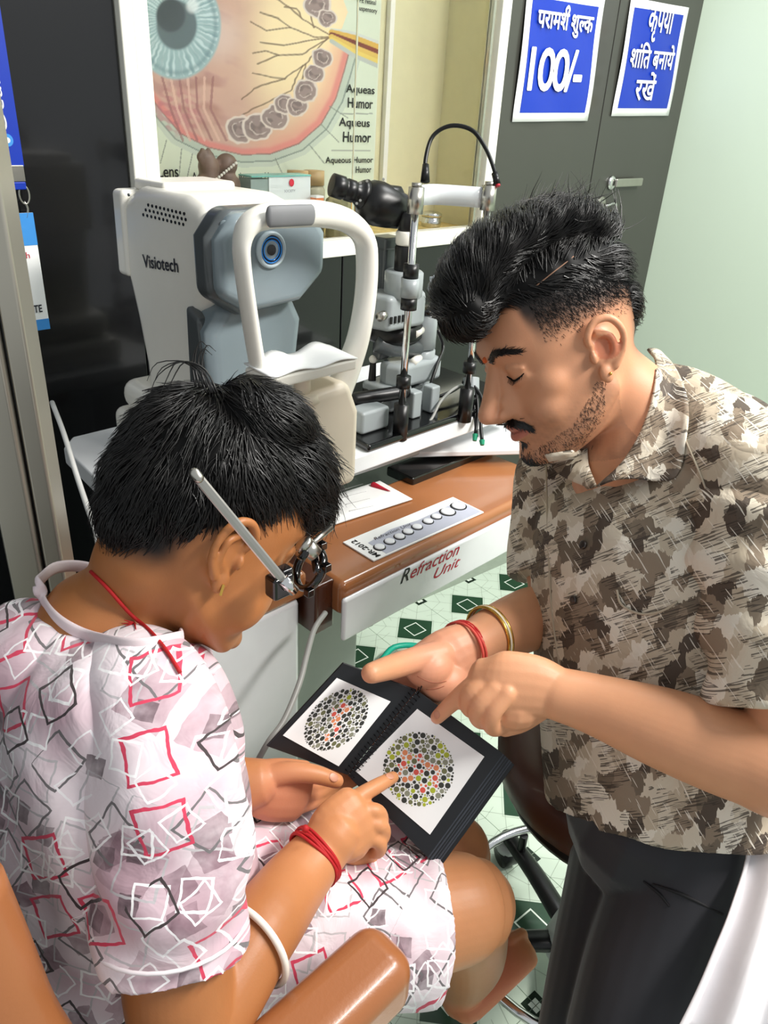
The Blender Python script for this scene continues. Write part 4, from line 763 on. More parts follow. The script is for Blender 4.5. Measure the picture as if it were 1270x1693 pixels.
def man_fabric():
    T = NT('leaf_brushed_print_cotton'); b = T.b; b.inputs['Roughness'].default_value = .75
    a = T.n('Attribute', attribute_name='pat'); v0 = a.outputs['Vector']
    def warp(v, sc, amt, stretch):
        mp = T.n('Mapping'); mp.inputs['Scale'].default_value = stretch; mp.inputs['Rotation'].default_value = (0, 0, .5); T.l(v, mp.inputs[0]); nd = T.n('TexNoise', i_Scale=sc, i_Detail=2.); T.l(mp.outputs[0], nd.inputs['Vector'])
        vm = T.n('VectorMath', operation='MULTIPLY_ADD'); T.l(nd.outputs['Color'], vm.inputs[0]); vm.inputs[1].default_value = (amt, amt, 0); T.l(v, vm.inputs[2]); return vm.outputs[0]
    v = warp(v0, 330., .010, (1, .12, 1))
    def vor(v, scale, rot, st, rnd=.7):
        m1 = T.n('Mapping'); m1.inputs['Rotation'].default_value = (0, 0, rot); T.l(v, m1.inputs[0]); mp = T.n('Mapping'); mp.inputs['Scale'].default_value = st; T.l(m1.outputs[0], mp.inputs[0])
        o = T.n('TexVoronoi', voronoi_dimensions='2D', distance='MANHATTAN'); o.inputs['Scale'].default_value = scale; o.inputs['Randomness'].default_value = rnd; T.l(mp.outputs[0], o.inputs['Vector']); s = T.n('SeparateColor'); T.l(o.outputs['Color'], s.inputs[0]); return o.outputs['Distance'], s.outputs
    d, s = vor(v, 58, .45, (1.2, .75, 1)); rp = T.n('ValToRGB'); T.l(s[0], rp.inputs[0]); rp.color_ramp.interpolation = 'CONSTANT'; e = rp.color_ramp.elements
    e[0].position = 0; e[0].color = (*lin('cfc4b0'), 1); e[1].position = .26; e[1].color = (*lin('8b7b68'), 1)
    for p_, c_ in ((.44, 'bbad97'), (.60, '51453a'), (.76, 'e0d8c8'), (.90, '6f6252')): x = e.new(p_); x.color = (*lin(c_), 1)
    col = rp.outputs[0]
    # fine dark strokes in parts of the cloth
    mp = T.n('Mapping'); mp.inputs['Rotation'].default_value = (0, 0, -.35); T.l(v0, mp.inputs[0]); m2 = T.n('Mapping'); m2.inputs['Scale'].default_value = (40, 620, 1); T.l(mp.outputs[0], m2.inputs[0]); n1 = T.n('TexNoise', i_Scale=1., i_Detail=1.); T.l(m2.outputs[0], n1.inputs['Vector'])
    n2 = T.n('TexNoise', i_Scale=34., i_Detail=1.); T.l(v0, n2.inputs['Vector']); m = T.math('MULTIPLY', T.math('GREATER_THAN', n1.outputs[0], .54), T.math('GREATER_THAN', n2.outputs[0], .50)); col = T.mix(T.math('MULTIPLY', m, .8), col, lin('352c24'))
    m3 = T.n('Mapping'); m3.inputs['Rotation'].default_value = (0, 0, 1.1); T.l(v0, m3.inputs[0]); m4 = T.n('Mapping'); m4.inputs['Scale'].default_value = (30, 420, 1); T.l(m3.outputs[0], m4.inputs[0]); n3 = T.n('TexNoise', i_Scale=1., i_Detail=1.); T.l(m4.outputs[0], n3.inputs['Vector'])
    col = T.mix(T.math('MULTIPLY', T.math('GREATER_THAN', n3.outputs[0], .66), .8), col, lin('e9e2d4')); T.l(col, b.inputs['Base Color'])
    tc = T.n('TexCoord'); nb = T.n('TexNoise', i_Scale=22., i_Detail=3., i_Distortion=1.5); T.l(tc.outputs['Object'], nb.inputs['Vector']); bp = T.n('Bump', i_Strength=.4, i_Distance=.008); T.l(nb.outputs[0], bp.inputs['Height']); T.l(bp.outputs[0], b.inputs['Normal'])
    return T.m
bfab, mfab = boy_fabric(), man_fabric()
def pat_cyl(me, o, ax, fwd, r):
    P = coords(me); ax = nz(ax); f = nz(np.array(fwd)-ax*np.dot(fwd, ax)); l = np.cross(ax, f); q = P-o
    attr_vec(me, 'pat', np.stack([np.arctan2(q@l, q@f)*r, q@ax, np.zeros(len(P))], 1))
def pat_plane(me, D, up):
    """print laid flat across the cloth, seen along D"""
    P = coords(me); D = nz(D); v = nz(np.array(up)-D*np.dot(up, D)); u = np.cross(v, D); attr_vec(me, 'pat', np.stack([P@u, P@v, np.zeros(len(P))], 1))
def torso(g, rings, lat, fwd, sub=6, seg=40):
    """loft of oval rings: (px, py, d, half width, half depth front, half depth back)"""
    C = np.array([K(*r[:3]) for r in rings]); R_ = np.array([r[3:] for r in rings]); A = np.hstack([C, R_]); A = np.vstack([2*A[0]-A[1], A, 2*A[-1]-A[-2]]); out = []
    for i in range(1, len(A)-2):
        p0, p1, p2, p3 = A[i-1:i+3]
        for t in np.arange(sub)/sub: out.append(.5*(2*p1+(p2-p0)*t+(2*p0-5*p1+4*p2-p3)*t*t+(3*p1-p0-3*p2+p3)*t**3))
    out.append(A[-2]); th = np.arange(seg)*2*math.pi/seg; rg = []
    for i, a in enumerate(out):
        t = nz(out[min(i+1, len(out)-1)][:3]-out[max(i-1, 0)][:3]); l = nz(lat-t*np.dot(lat, t)); f = nz(np.cross(l, t)); f = f if np.dot(f, fwd) > 0 else -f
        s = np.sin(th); rg.append(a[:3]+np.outer(np.cos(th), l)*a[3]+np.outer(np.where(s > 0, s*a[4], s*a[5]), f))
    g.rings(rg)

# ================================================================ the boy
def yaw_head(R_, deg):
    R_ = np.array(R_); c, s = math.cos(math.radians(deg)), math.sin(math.radians(deg)); return np.stack([R_[:, 0]*c+R_[:, 1]*s, R_[:, 1]*c-R_[:, 0]*s, R_[:, 2]], 1)
BR0 = np.array([[-0.3863, 0.7252, 0.57], [-0.8786, -0.4773, 0.0118], [0.2806, -0.4962, 0.8216]])
BH = Hm(yaw_head(BR0, 15), np.array([0.3453, 0.5525, 0.983])-BR0[:, 1]*.006, .96)
BF = nz([.84, -.54, 0]); BR = nz(np.cross(BF, (0, 0, 1)))          # heading and the boy's right (towards the lens)
boy = thing('person', 'boy in pink square print shirt and shorts pointing at the open book', 'person', (.2, .5, 0))
g = G(); head_geo(g, BH, True)
nb = loc2w(BH, (0, -.035, -.04)); g.tube([loc2w(BH, (0, -.02, .0)), nb, K(225, 985, .735), K(190, 1060, .738)], [.058, .052, .050, .056], 40, sub=6, rnd=True)
g.tube([K(185, 1060, .735), K(200, 1200, .745), K(225, 1390, .785), K(265, 1560, .83)], [.075, .085, .085, .09], 18, sub=4, rnd=True)
g.tube([K(260, 1200, .635), K(185, 1075, .73), K(240, 1050, .83)], [.045, .05, .045], 14, sub=4, rnd=True)
arm(g, [(260, 1200, .63), (285, 1450, .625), (312, 1682, .635), (428, 1540, .70), (483, 1465, .757), (528, 1410, .79), (555, 1378, .80)], [.046, .045, .043, .0365, .033, .0285, .027])
arm(g, [(240, 1060, .83), (245, 1240, .87), (300, 1335, .86), (370, 1305, .835), (420, 1295, .835)], [.043, .04, .04, .034, .027])
# right hand, index out
Vw = -FWD
g.tube([K(535, 1402, .797), K(560, 1375, .800), K(592, 1350, .812)], [(.026, .017), (.034, .0175), (.035, .0155)], 16, sub=4, nrm=Vw, rnd=True)
g.ell(K(575, 1385, .815), (.026, .026, .024))
finger(g, [(575, 1330, .812), (600, 1313, .822), (628, 1297, .838), (650, 1285, .853)], [.0095, .009, .0082, .0068])
finger(g, [(592, 1340, .812), (624, 1343, .818), (628, 1362, .836), (604, 1362, .85)], [.0095, .009, .0085, .008])
finger(g, [(592, 1358, .810), (629, 1366, .816), (630, 1386, .835), (604, 1384, .85)], [.0092, .009, .0085, .008])
finger(g, [(585, 1378, .808), (625, 1391, .814), (624, 1408, .83), (600, 1402, .845)], [.0085, .008, .0078, .0075])
finger(g, [(555, 1398, .82), (585, 1415, .833), (615, 1414, .845)], [.0105, .0095, .008])
# left hand, palm up under the book with the thumb on it
g.tube([K(400, 1296, .835), K(450, 1305, .845), K(495, 1308, .862)], [(.026, .018), (.036, .017), (.036, .014)], 16, sub=4, nrm=Vw, rnd=True)
finger(g, [(440, 1285, .835), (480, 1277, .838), (520, 1280, .843), (556, 1291, .850)], [.0135, .012, .0105, .0085])
for k, (dx, dy) in enumerate(((0, -18), (4, -2), (6, 14), (4, 29))):
    finger(g, [(488+dx, 1305+dy, .862), (520+dx, 1300+dy*.8, .888), (552+dx, 1285+dy*.7, .905), (585+dx, 1268+dy*.7, .917)], [.0088, .0085, .008, .007])
# legs
g.tube([K(330, 1560, .81), K(560, 1538, .855), K(742, 1503, .888), K(775, 1497, .90)], [.08, .068, .062, .055], 40, sub=8, rnd=True)
g.tube([K(762, 1495, .90), K(775, 1530, .97), K(775, 1580, 1.04), K(765, 1625, 1.11), K(762, 1648, 1.13)], [.056, .050, .048, .034, .030], 36, sub=8, rnd=True)
g.tube([K(770, 1655, 1.12), K(800, 1625, 1.135), K(835, 1590, 1.15), K(862, 1568, 1.165)], [(.030, .028), (.032, .026), (.034, .020), (.032, .016)], 28, sub=5, rnd=True)
for k in range(5): finger(g, [(848+k*5-6, 1572+k*8-14, 1.162), (868+k*4-6, 1560+k*8-14, 1.175)], [.009 if k else .0115, .008 if k else .0105])
g.tube([K(420, 1440, .93), K(600, 1425, .97), K(730, 1412, 1.0), K(752, 1418, 1.01)], [.078, .07, .058, .048], 36, sub=8, rnd=True); g.tube([K(752, 1418, 1.01), K(758, 1465, 1.10), K(755, 1505, 1.25)], [.047, .045, .036], 14, sub=4, rnd=True)
me = remesh(g, .0018, 6); face_relax(me, BH, 60); P = coords(me); L_ = w2loc(BH, P)
sk = np.tile(np.array(lin('a96d40')), (len(P), 1)); pale = np.array(lin('d39a76'))
nrm_ = normals(me)
def blend(c, m, a=1.): 
    global sk
    m = np.clip(m*a, 0, 1)[:, None]; sk = sk*(1-m)+np.array(lin(c) if isinstance(c, str) else c)*m
inh = (np.abs(L_[:, 0]) < .12) & (np.abs(L_[:, 1]) < .16) & (L_[:, 2] > -.12) & (L_[:, 2] < .16)
scal = ss(L_[:, 2]-.02*ss(L_[:, 1], -.02, .05)-.012*np.sin(L_[:, 1]*40), .012, .035)*(L_[:, 1] < .07)*(np.abs(L_[:, 0]) < .079)*inh
nape = ss(-L_[:, 1], .03, .06)*ss(L_[:, 2], -.055, -.02)*inh*(np.abs(L_[:, 0]) < .079)
ppx = (RW.T@(P-CAM).T).T; ppx = ppx[:, :2]/ppx[:, 2:]*F+np.array([CX, CY])
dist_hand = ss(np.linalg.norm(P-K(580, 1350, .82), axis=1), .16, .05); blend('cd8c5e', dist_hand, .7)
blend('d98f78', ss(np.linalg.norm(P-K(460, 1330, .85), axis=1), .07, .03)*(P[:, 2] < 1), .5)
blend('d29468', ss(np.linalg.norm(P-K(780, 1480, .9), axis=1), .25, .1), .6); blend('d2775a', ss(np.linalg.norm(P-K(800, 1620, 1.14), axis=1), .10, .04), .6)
blend('c07f6e', (np.hypot(L_[:, 0]/.022, (L_[:, 2]+.057)/.010) < 1)*(L_[:, 1] > .078)*inh, .5)
blend('14100e', np.maximum(scal, nape)); blend('14100e', ss(L_[:, 2], .055, .066)*inh)
attr_col(me, 'Col', sk); bb_ = bvh_of(me); body_o = link(me, 'body', skin_t, boy)
# hair volume
hv = G(); L = G()
L.ell((0, -.016, .060), (.082, .092, .080), seg=32); L.ell((0, .035, .085), (.070, .068, .058), seg=24); L.ell((0, .078, .068), (.056, .038, .034), seg=20); L.ell((0, -.046, .03), (.076, .064, .060), seg=24); L.ell((.03, -.01, .128), (.04, .05, .03)); L.ell((-.02, .02, .128), (.045, .05, .03)); L.ell((0, -.064, .0), (.055, .040, .045))
hv.add(loc2w(BH, L.arr()), L.f); hme = remesh(hv, .003, 5); P = coords(hme); n_ = normals(hme)
lq = w2loc(BH, P); P2 = P+n_*(wob(lq, 90, 11)*.0022+wob(lq, 200, 12)*.0012)[:, None]; setco(hme, P2)
hair = link(hme, 'hair', hairm, boy); hb = bvh_of(hme)
crown = np.array([.01, -.045, .135])
def bdir(p, n, r):
    q = w2loc(BH, p[None])[0]; v = q-crown; v = v+np.array([0, .05, 0])*(q[1] > -.03); v = v+np.array([.02*math.sin(q[1]*70), .01*math.sin(q[0]*90), 0]); w = BH[0]@v; return nz(nz(w-n*np.dot(w, n)+1e-9))
def bkeep(p, r):
    q = w2loc(BH, p[None])[0]; return not (q[2] < .02 and q[1] > -.03)
strands(hb, hme, 6500, bkeep, bdir, .045, .0009, .006, 'hair_strands', hairm2, boy, seed=3, jit=.28)
strands(hb, hme, 900, lambda p, r: w2loc(BH, p[None])[0][1] > .045 and w2loc(BH, p[None])[0][2] > .02, lambda p, n, r: nz(BH[0]@np.array([.1, .5, -.75])), .04, .0008, .014, 'fringe', hairm2, boy, seed=5, jit=.5)
wisp([[K(350+a, 650, .66), K(330+b, 612, .66), K(300+b, 598, .655), K(262+c, 620+e, .655), K(245+c, 660+e*1.5, .655)] for a, b, c, e in ((0, 0, 0, 0), (6, 4, 6, -12), (-8, -6, 14, 6), (10, 10, -2, -20), (2, 6, 22, 10))]+[[K(330+a, 640, .66), K(322+b, 600, .66), K(330+b, 565+c, .66), K(345+b, 575+c, .66)] for a, b, c in ((0, 0, 0), (6, 12, 6), (12, 6, 12), (-6, -4, 10))], .0011, 'stray_hair', hairm2, boy)
def nail(bv, px, py, to, par, w=.0042, l=.0055):
    p, n_ = hit(bv, px, py)
    if p is None: return
    t = K(to[0], to[1], np.dot(p-CAM, FWD))-p; t = nz(t-n_*np.dot(t, n_)); s_ = np.cross(n_, t); B(G().ell(p-n_*.0003, (w, l, .0008), np.stack([s_, t, n_], 1), seg=14), 'fingernail', M('fingernail', 'c48a6e', .4), par, smooth=True)
nail(bb_, 645, 1283, (652, 1280), boy); nail(bb_, 552, 1285, (562, 1289), boy, .005, .0062)
# clothing
g = G(); torso(g, [(195, 1035, .735, .075, .062, .058), (192, 1068, .735, .135, .078, .07), (196, 1130, .738, .165, .098, .095), (205, 1250, .748, .168, .115, .115), (222, 1400, .78, .165, .122, .125), (262, 1580, .83, .175, .13, .135)], BR, BF)
g.ell(K(55, 1085, .72), (.055, .055, .055), seg=28); g.ell(K(75, 1120, .70), (.06, .06, .06), seg=28)

g.tube([K(230, 1060, .80), K(262, 1110, .83), K(275, 1200, .86), K(285, 1270, .86)], [.05, .055, .054, .05], 20, sub=4)
g.ell(K(225, 1165, .66), (.055, .055, .05), seg=28)
BD = np.array(BR*.75+np.array([0, 0, .55])-BF*.15)
def cloth(me, a, b, c, seed, dirs):
    P = coords(me); n_ = normals(me); fo = np.sin((P@nz(dirs))*85+4*wob(P, 16, seed))*ss(wob(P, 11, seed+5), -.15, .35)
    setco(me, P+n_*(wob(P, 36, seed+1)*a+wob(P, 80, seed+2)*b+fo*c)[:, None])
me = remesh(g, .004, 3); cloth(me, .005, .0025, .0035, 21, BR*.3+BF*.8+np.array([0, 0, .6])); pat_plane(me, BD, (0, 0, 1))
shirt = link(me, 'shirt', bfab, boy); sb0 = bvh_of(me)
g2 = G(); g2.tube([K(205, 1110, .70), K(250, 1175, .637), K(275, 1330, .612), K(280, 1450, .612), K(282, 1562, .618)], [(.05, .05), (.060, .060), (.062, .062), (.061, .06), (.059, .058)], 32, sub=6)
sme = remesh(g2, .0035, 3); cloth(sme, .005, .002, .004, 27, BR*.2+BF*.3+np.array([0, 0, 1.])); pat_plane(sme, BD, (0, 0, 1)); link(sme, 'sleeve', bfab, shirt)
class Two:
    def ray_cast(s, o, d):
        a, b = sb0.ray_cast(o, d), sb1.ray_cast(o, d); return a if b[0] is None or (a[0] is not None and a[3] < b[3]) else b
sb1 = bvh_of(sme); sb = Two()
def lift(p, bvs, off=.002):
    best = None; d = nz(p-CAM)
    for bv in bvs:
        l_, n_, _, dd = bv.ray_cast(Vector(CAM), Vector(d))
        if l_ is not None and (best is None or dd < best[1]): best = (np.array(l_)-d*off, dd)
    return p if best is None else best[0]
near_ = [lift(p, (bb_, sb), .001) for p in cat([K(*p) for p in ((62, 962, .70), (74, 998, .70), (97, 1026, .70), (132, 1047, .70), (178, 1061, .70), (235, 1067, .70), (300, 1054, .70))], [1]*7, 6)[0]]
nr_ = np.array(near_); 
for _ in range(6): nr_[1:-1] = (nr_[:-2]+2*nr_[1:-1]+nr_[2:])/4
back_ = cat([nr_[-1], K(292, 1030, .78), K(220, 975, .81), K(150, 940, .80), K(95, 938, .77), nr_[0]], [1]*6, 6)[0][1:-1]; loop_ = np.vstack([nr_, back_])
B(G().tube(loop_, [(.0024, .0062)]*len(loop_), 10, nrm=K(195, 1000, .72)-K(200, 1150, .74), closed=True), 'neck_rib', M('pale_pink_rib', 'e3d3d6', .8), shirt, smooth=True)
hm_ = K(282, 1555, .618); hax = nz(K(282, 1555, .618)-K(280, 1450, .612)); loopband(hm_-hax*.016, hax, .0605, .0590, .0016, Vw, 'sleeve_seam', M('seam_white', 'e9e0e3', .8), shirt)
g = G(); g.tube([K(300, 1550, .82), K(480, 1528, .845), K(640, 1528, .868), (K(712, 1528, .880))], [(.10, .10), (.093, .090), (.087, .084), (.086, .083)], 28, sub=5)
g.tube([K(390, 1440, .93), K(560, 1425, .955), K(700, 1415, .975)], [.095, .085, .078], 24, sub=5); g.ell(K(390, 1480, .87), (.11, .11, .10))
me = remesh(g, .004, 3); P = coords(me); n_ = normals(me); setco(me, P+n_*(wob(P, 45, 31)*.005+wob(P, 95, 32)*.002)[:, None]); pat_plane(me, np.array([-.25, -.35, .9]), BF)
link(me, 'shorts', bfab, boy)
# threads, bangle, ring, ear stud
wr_ax = nz(K(540, 1398, .797)-K(480, 1462, .76)); 
for k, o_ in enumerate((-.004, -.0015, .0015, .004)): loopband(K(521, 1416, .786)+wr_ax*o_, wr_ax, .0315, .029, .0017, Vw, 'wrist_thread', thread, boy, wav=.0012, seed=k)
B(G().ell(K(505, 1370, .762), (.004, .004, .004), seg=8), 'thread_knot', thread, boy, smooth=True)
ba = nz(K(430, 1508, .72)-K(330, 1610, .66)); bc = K(430, 1525, .715)
ring_ = []; up_ = nz(Vw-ba*np.dot(Vw, ba)); si = np.cross(up_, ba)
bp_ = hit(bb_, 431, 1540)[0]; bn_ = hit(bb_, 431, 1540)[1]; bc = bp_-bn_*.0355; ba = nz(K(483, 1465, .757)-K(312, 1682, .635))
loopband(bc, nz(ba+.12*RIGHT), .0410, .0405, .0034, Vw, 'bangle', M('white_enamel_bangle', 'e9e2d6', .25, var=.03, coat=.5), boy, seg=40)
loopband(K(622, 1365, .822), K(630, 1366, .816)-K(592, 1358, .810), .0105, .0105, .0015, Vw, 'finger_ring', chrome, boy, seg=20)
B(G().tube([loc2w(BH, (.084, -.002, -.026)), loc2w(BH, (.0855, -.001, -.036))], .0013, 6), 'ear_stud', M('gold', 'e0b45a', .25, 1), boy)
nt = [K(150, 945, .66), K(180, 975, .655), K(215, 1015, .650), K(245, 1040, .652), K(275, 1075, .668), K(298, 1112, .69)]
def lift(p, bvs, off=.002):
    best = None
    d = nz(p-CAM)
    for bv in bvs:
        l_, n_, _, dd = bv.ray_cast(Vector(CAM), Vector(d))
        if l_ is not None and (best is None or dd < best[1]): best = (np.array(l_)-d*off, dd)
    return p if best is None else best[0]
nt2 = np.array([lift(p, (bb_, sb), .0035) for p in cat(nt, [1]*6, 6)[0]])
for _ in range(3): nt2[1:-1] = (nt2[:-2]+2*nt2[1:-1]+nt2[2:])/4
B(G().tube(nt2, .0017, 8), 'neck_thread', thread, boy, smooth=True)
wisp([[lift(K(222, 1030, .65), (bb_, sb), .003), lift(K(205+a, 1025+b, .65), (bb_, sb), .005)] for a, b in ((0, 0), (-4, 6), (2, 10), (20, 16))], .0012, 'thread_tassel', thread, boy)
# trial frame worn by the boy
tf = thing('trial_frame', 'metal optical trial frame with black lens cells on the boy\'s face', 'spectacles', tuple(loc2w(BH, (0, .12, -.01))))
a0, a1 = K(326, 788, .612), K(478, 972, .665)
for k in range(1): B(G().tube([a0, a0+(a1-a0)*.5, a1], [(.0042, .0013)]*3, 8, nrm=Vw), 'temple_bar', steel, tf, bevel=0)
B(G().tube([K(322, 782, .612), K(328, 790, .612)], .0045, 10, rnd=True), 'bar_end', steel, tf, smooth=True); B(G().cyl(K(468, 958, .66), K(487, 978, .668), .0052, .0048, 12), 'hinge_screw', chrome, tf, smooth=True)
fy = nz(BH[0]@np.array([0, 1., 0])); fxv = nz(BH[0]@np.array([1., 0, 0])); fzv = nz(BH[0]@np.array([0, 0, 1.]))
for s in (1, -1):
    c = loc2w(BH, (s*.034, .112, .008)); cell = B(G().tube([c+fxv*math.cos(t)*.021+fzv*math.sin(t)*.021 for t in np.arange(32)*math.pi/16], [(.0035, .005)]*32, 10, nrm=fy, closed=True), 'lens_cell', black_gl, tf, smooth=True)
    for t in (.4, 1.5, 2.7, 4.2, 5.4): B(G().box(c+fxv*math.cos(t)*.026+fzv*math.sin(t)*.026, (.008, .008, .008)), 'lens_clip', black_gl, cell, bevel=.001)
B(G().box(K(462, 966, .672), (.022, .016, .022)), 'hinge_block', black_gl, tf, bevel=.003); B(G().box(K(470, 950, .675), (.012, .012, .016)), 'hinge_arm', black_gl, tf, bevel=.002)
B(G().tube([loc2w(BH, (.064, .10, .012)), loc2w(BH, (.0, .118, .030)), loc2w(BH, (-.064, .10, .012))], .004, 10, sub=4), 'top_bar', black_gl, tf, smooth=True)
B(G().cyl(K(508, 905, .70), K(548, 872, .73), .0028), 'bridge_rod', steel, tf, smooth=True); B(G().cyl(K(505, 900, .695), K(522, 917, .70), .0075, .0075, 14), 'adjust_knob', steel, tf, smooth=True); B(G().cyl(K(497, 925, .69), K(512, 903, .695), .004), 'bridge_post', black_gl, tf, smooth=True); B(G().cyl(K(500, 896, .694), K(506, 903, .696), .0085, .0085, 14), 'adjust_wheel', steel, tf, smooth=True)
# ================================================================ the book
bk = thing('colour_plate_book', 'black spiral bound book open at two dotted colour vision plates', 'book', tuple(K(640, 1270, .90)))
s0_, s1_ = K(575, 1282, .888), K(690, 1141, .905); rO, rT = K(707, 1418, .858), K(832, 1246, .884)
lO = K(441, 1234, .842)
def plane_hit(px, py, a, b, d):
    n_ = np.cross(b-a, d-a); r_ = ray(px, py); return CAM+r_*(np.dot(a-CAM, n_)/np.dot(r_, n_))
lT = plane_hit(568, 1096, s0_, lO, s1_); rT = plane_hit(832, 1246, s0_, rO, s1_)
def leaf(a, b, c, d, thick, nm, m_, up=Vw, par=bk, bev=.001):
    n_ = nz(np.cross(b-a, d-a)); n_ = n_ if np.dot(n_, up) > 0 else -n_
    q = [a, b, c, d]; v = [p-n_*thick for p in q]+q; return B(G().add(v, [(3, 2, 1, 0), (4, 5, 6, 7), (0, 1, 5, 4), (1, 2, 6, 5), (2, 3, 7, 6), (3, 0, 4, 7)]), nm, m_, par, bevel=bev), n_
blk = M('black_card', '15171b', .4, var=.15)
def qd(a, b, c, d, u, v): return (a*(1-u)+b*u)*(1-v)+(d*(1-u)+c*u)*v
# quads: a = spine bottom, b = outer bottom, c = outer top, d = spine top
for nm, q, out, th in (('left', (s0_, lO, lT, s1_), ((.155, .90), (.10, .93)), .004), ('right', (s0_, rO, rT, s1_), ((.10, .86), (.07, .85)), .0)):
    a, b, c, d = q
    n_ = nz(np.cross(b-a, d-a)); n_ = n_ if np.dot(n_, Vw) > 0 else -n_
    if nm == 'left': 
        leaf(a, b, c, d, .0035, 'cover', blk)
    else:
        leaf(a, b, c, d, .0008, 'page', blk); 
        for k in range(9):
            o_ = -n_*(.0016+k*.0016); sh = nz(b-a)*(.0016*(k+1)+.0008*((k*37) % 7)/7); leaf(a+o_, b+o_+sh, c+o_+sh, d+o_, .0008, 'page', blk if k % 2 else M('dark_grey_card', '3a3e46', .5, var=.2))  # every other page is dark grey so the leaves read apart
        o_ = -n_*.018; leaf(a+o_, b+o_+nz(b-a)*.019, c+o_+nz(b-a)*.019, d+o_, .003, 'back_cover', blk)
    u0, u1 = (.27, .93) if nm == 'left' else (.18, .82); v0, v1 = (.05, .84) if nm == 'left' else (.04, .86)
    if nm == 'left': cs = [K(572, 1276, 1), K(469, 1214, 1), K(556, 1122, 1), K(645, 1158, 1)]; cs = [(527, 1268), (468, 1215), (557, 1121), (646, 1160)]
    else: cs = [(588, 1275), (711, 1380), (801, 1251), (690, 1172)]
    def onpl(px, py, off=.0012):
        r_ = ray(px, py); t = np.dot(a+n_*off-CAM, n_)/np.dot(r_, n_); return CAM+r_*t
    if nm == 'left': cs = [(560, 1267), (468, 1216), (557, 1121), (646, 1160)]
    pg_, _ = leaf(*[onpl(*p) for p in cs], .0006, 'plate_card', paper, bev=0)
    # dots
    ctr = onpl(*((557, 1190) if nm == 'left' else (692, 1271)), .0014); e1 = nz(d-a); e1 = nz(e1-n_*np.dot(e1, n_)); e2 = nz(np.cross(n_, e1))
    if nm == 'left': R1 = .5*np.linalg.norm(onpl(604, 1148)-onpl(510, 1232)); R2 = .5*np.linalg.norm(onpl(585, 1212)-onpl(528, 1165))*1.1
    else: R1 = R2 = .5*np.linalg.norm(onpl(692, 1208)-onpl(692, 1333))
    pal = [M('dot_dark_grey', '33352f', .6, var=.1), M('dot_olive', '6d6f4b', .6, var=.1), M('dot_grey', '8a8c78', .6, var=.1), M('dot_lime', 'a9b32e', .6, var=.1), M('dot_orange', 'e08a5c', .6, var=.1), M('dot_red', 'd9584a', .6, var=.1)]
    if nm == 'left': e1b = nz(onpl(604, 1148)-onpl(510, 1232)); e2b = np.cross(n_, e1b)
    else: e1b, e2b = e1, e2
    rr = np.random.default_rng(4 if nm == 'left' else 9); done = []; gs = [G() for _ in pal]
    num = [(-.35, .05), (-.3, .35), (0, .5), (.25, .35), (.2, .1), (.0, 0), (.2, -.15), (.25, -.4), (0, -.55), (-.3, -.4)] if nm == 'right' else [(-.45, -.2), (-.3, -.35), (-.1, -.2), (0, .1), (.2, .4), (.45, .25), (.35, .0)]
    for rad_, tries in ((.078, 500), (.062, 900), (.048, 1500), (.036, 2600), (.026, 5000), (.018, 5000)):
        for _ in range(tries):
            t, q_ = rr.random()*6.283, math.sqrt(rr.random())*(1-rad_); x, y = q_*math.cos(t), q_*math.sin(t)
            if any((x-X_)**2+(y-Y_)**2 < (rad_+r_+.008)**2 for X_, Y_, r_ in done): continue
            done.append((x, y, rad_)); dn_ = min(math.hypot(x-a_, y-b_) for a_, b_ in num)
            k = rr.choice([4, 4, 4, 5]) if dn_ < .15 and rr.random() < .8 else rr.choice([0, 0, 1, 1, 2, 3] if nm == 'right' else [0, 0, 0, 1, 2, 3 if x > .1 and y > .2 else 0])
            th_ = np.arange(10)*2*math.pi/10; gs[k].add(ctr+np.outer(x*R1+np.cos(th_)*rad_*R1, e1b)+np.outer(y*R2+np.sin(th_)*rad_*R2, e2b), [tuple(range(10))])
    for g_, m_ in zip(gs, pal):
        if g_.v: 
            o = B(g_, 'colour_dots', m_, pg_); o['kind'] = 'stuff'
spd = nz(s1_-s0_); 
for k in range(22):
    c = s0_+(s1_-s0_)*(.03+.94*k/21)+Vw*.001; a_ = nz(np.cross(spd, Vw)); loopband(c, spd+a_*.08, .0072, .0062, .0006, Vw, 'spiral_ring', M('black_wire', '1a1a1c', .25, .6), bk, seg=14)
loopband(s1_+spd*.006, a_+spd*.3, .010, .007, .0007, Vw, 'wire_tail', M('black_wire', 'a'), bk, seg=16)

# ================================================================ the man
MH = Hm([[0.4618, -0.8685, -0.18], [0.8257, 0.3469, 0.4448], [-0.3239, -0.3541, 0.8773]], [0.8112, 0.4832, 1.0929], 1.0)
MF = nz([-.93, .37, 0]); ML = nz(np.cross((0, 0, 1), MF))            # heading and the man's left (towards the lens)
man = thing('person', 'man in leaf print shirt with swept back hair pointing at the book', 'person', (.85, .3, 0))
g = G(); head_geo(g, MH)
g.tube([loc2w(MH, (0, -.02, .0)), loc2w(MH, (0, -.035, -.05)), K(1050, 685, .968), K(1075, 770, .985)], [.062, .058, .060, .075], 44, sub=7, rnd=True)
g.tube([K(1080, 760, .985), K(1080, 950, .985), K(1090, 1150, .98), K(1110, 1360, .97)], [.10, .105, .105, .11], 18, sub=4, rnd=True); g.tube([K(915, 690, 1.13), K(1070, 740, .985), K(1262, 850, .84)], [.05, .06, .05], 14, sub=4, rnd=True)
arm(g, [(1262, 850, .83), (1300, 1080, .79), (1325, 1270, .75), (1230, 1252, .775), (1100, 1205, .805), (985, 1165, .832), (915, 1145, .842)], [.055, .05, .046, .0455, .0425, .033, .0285])
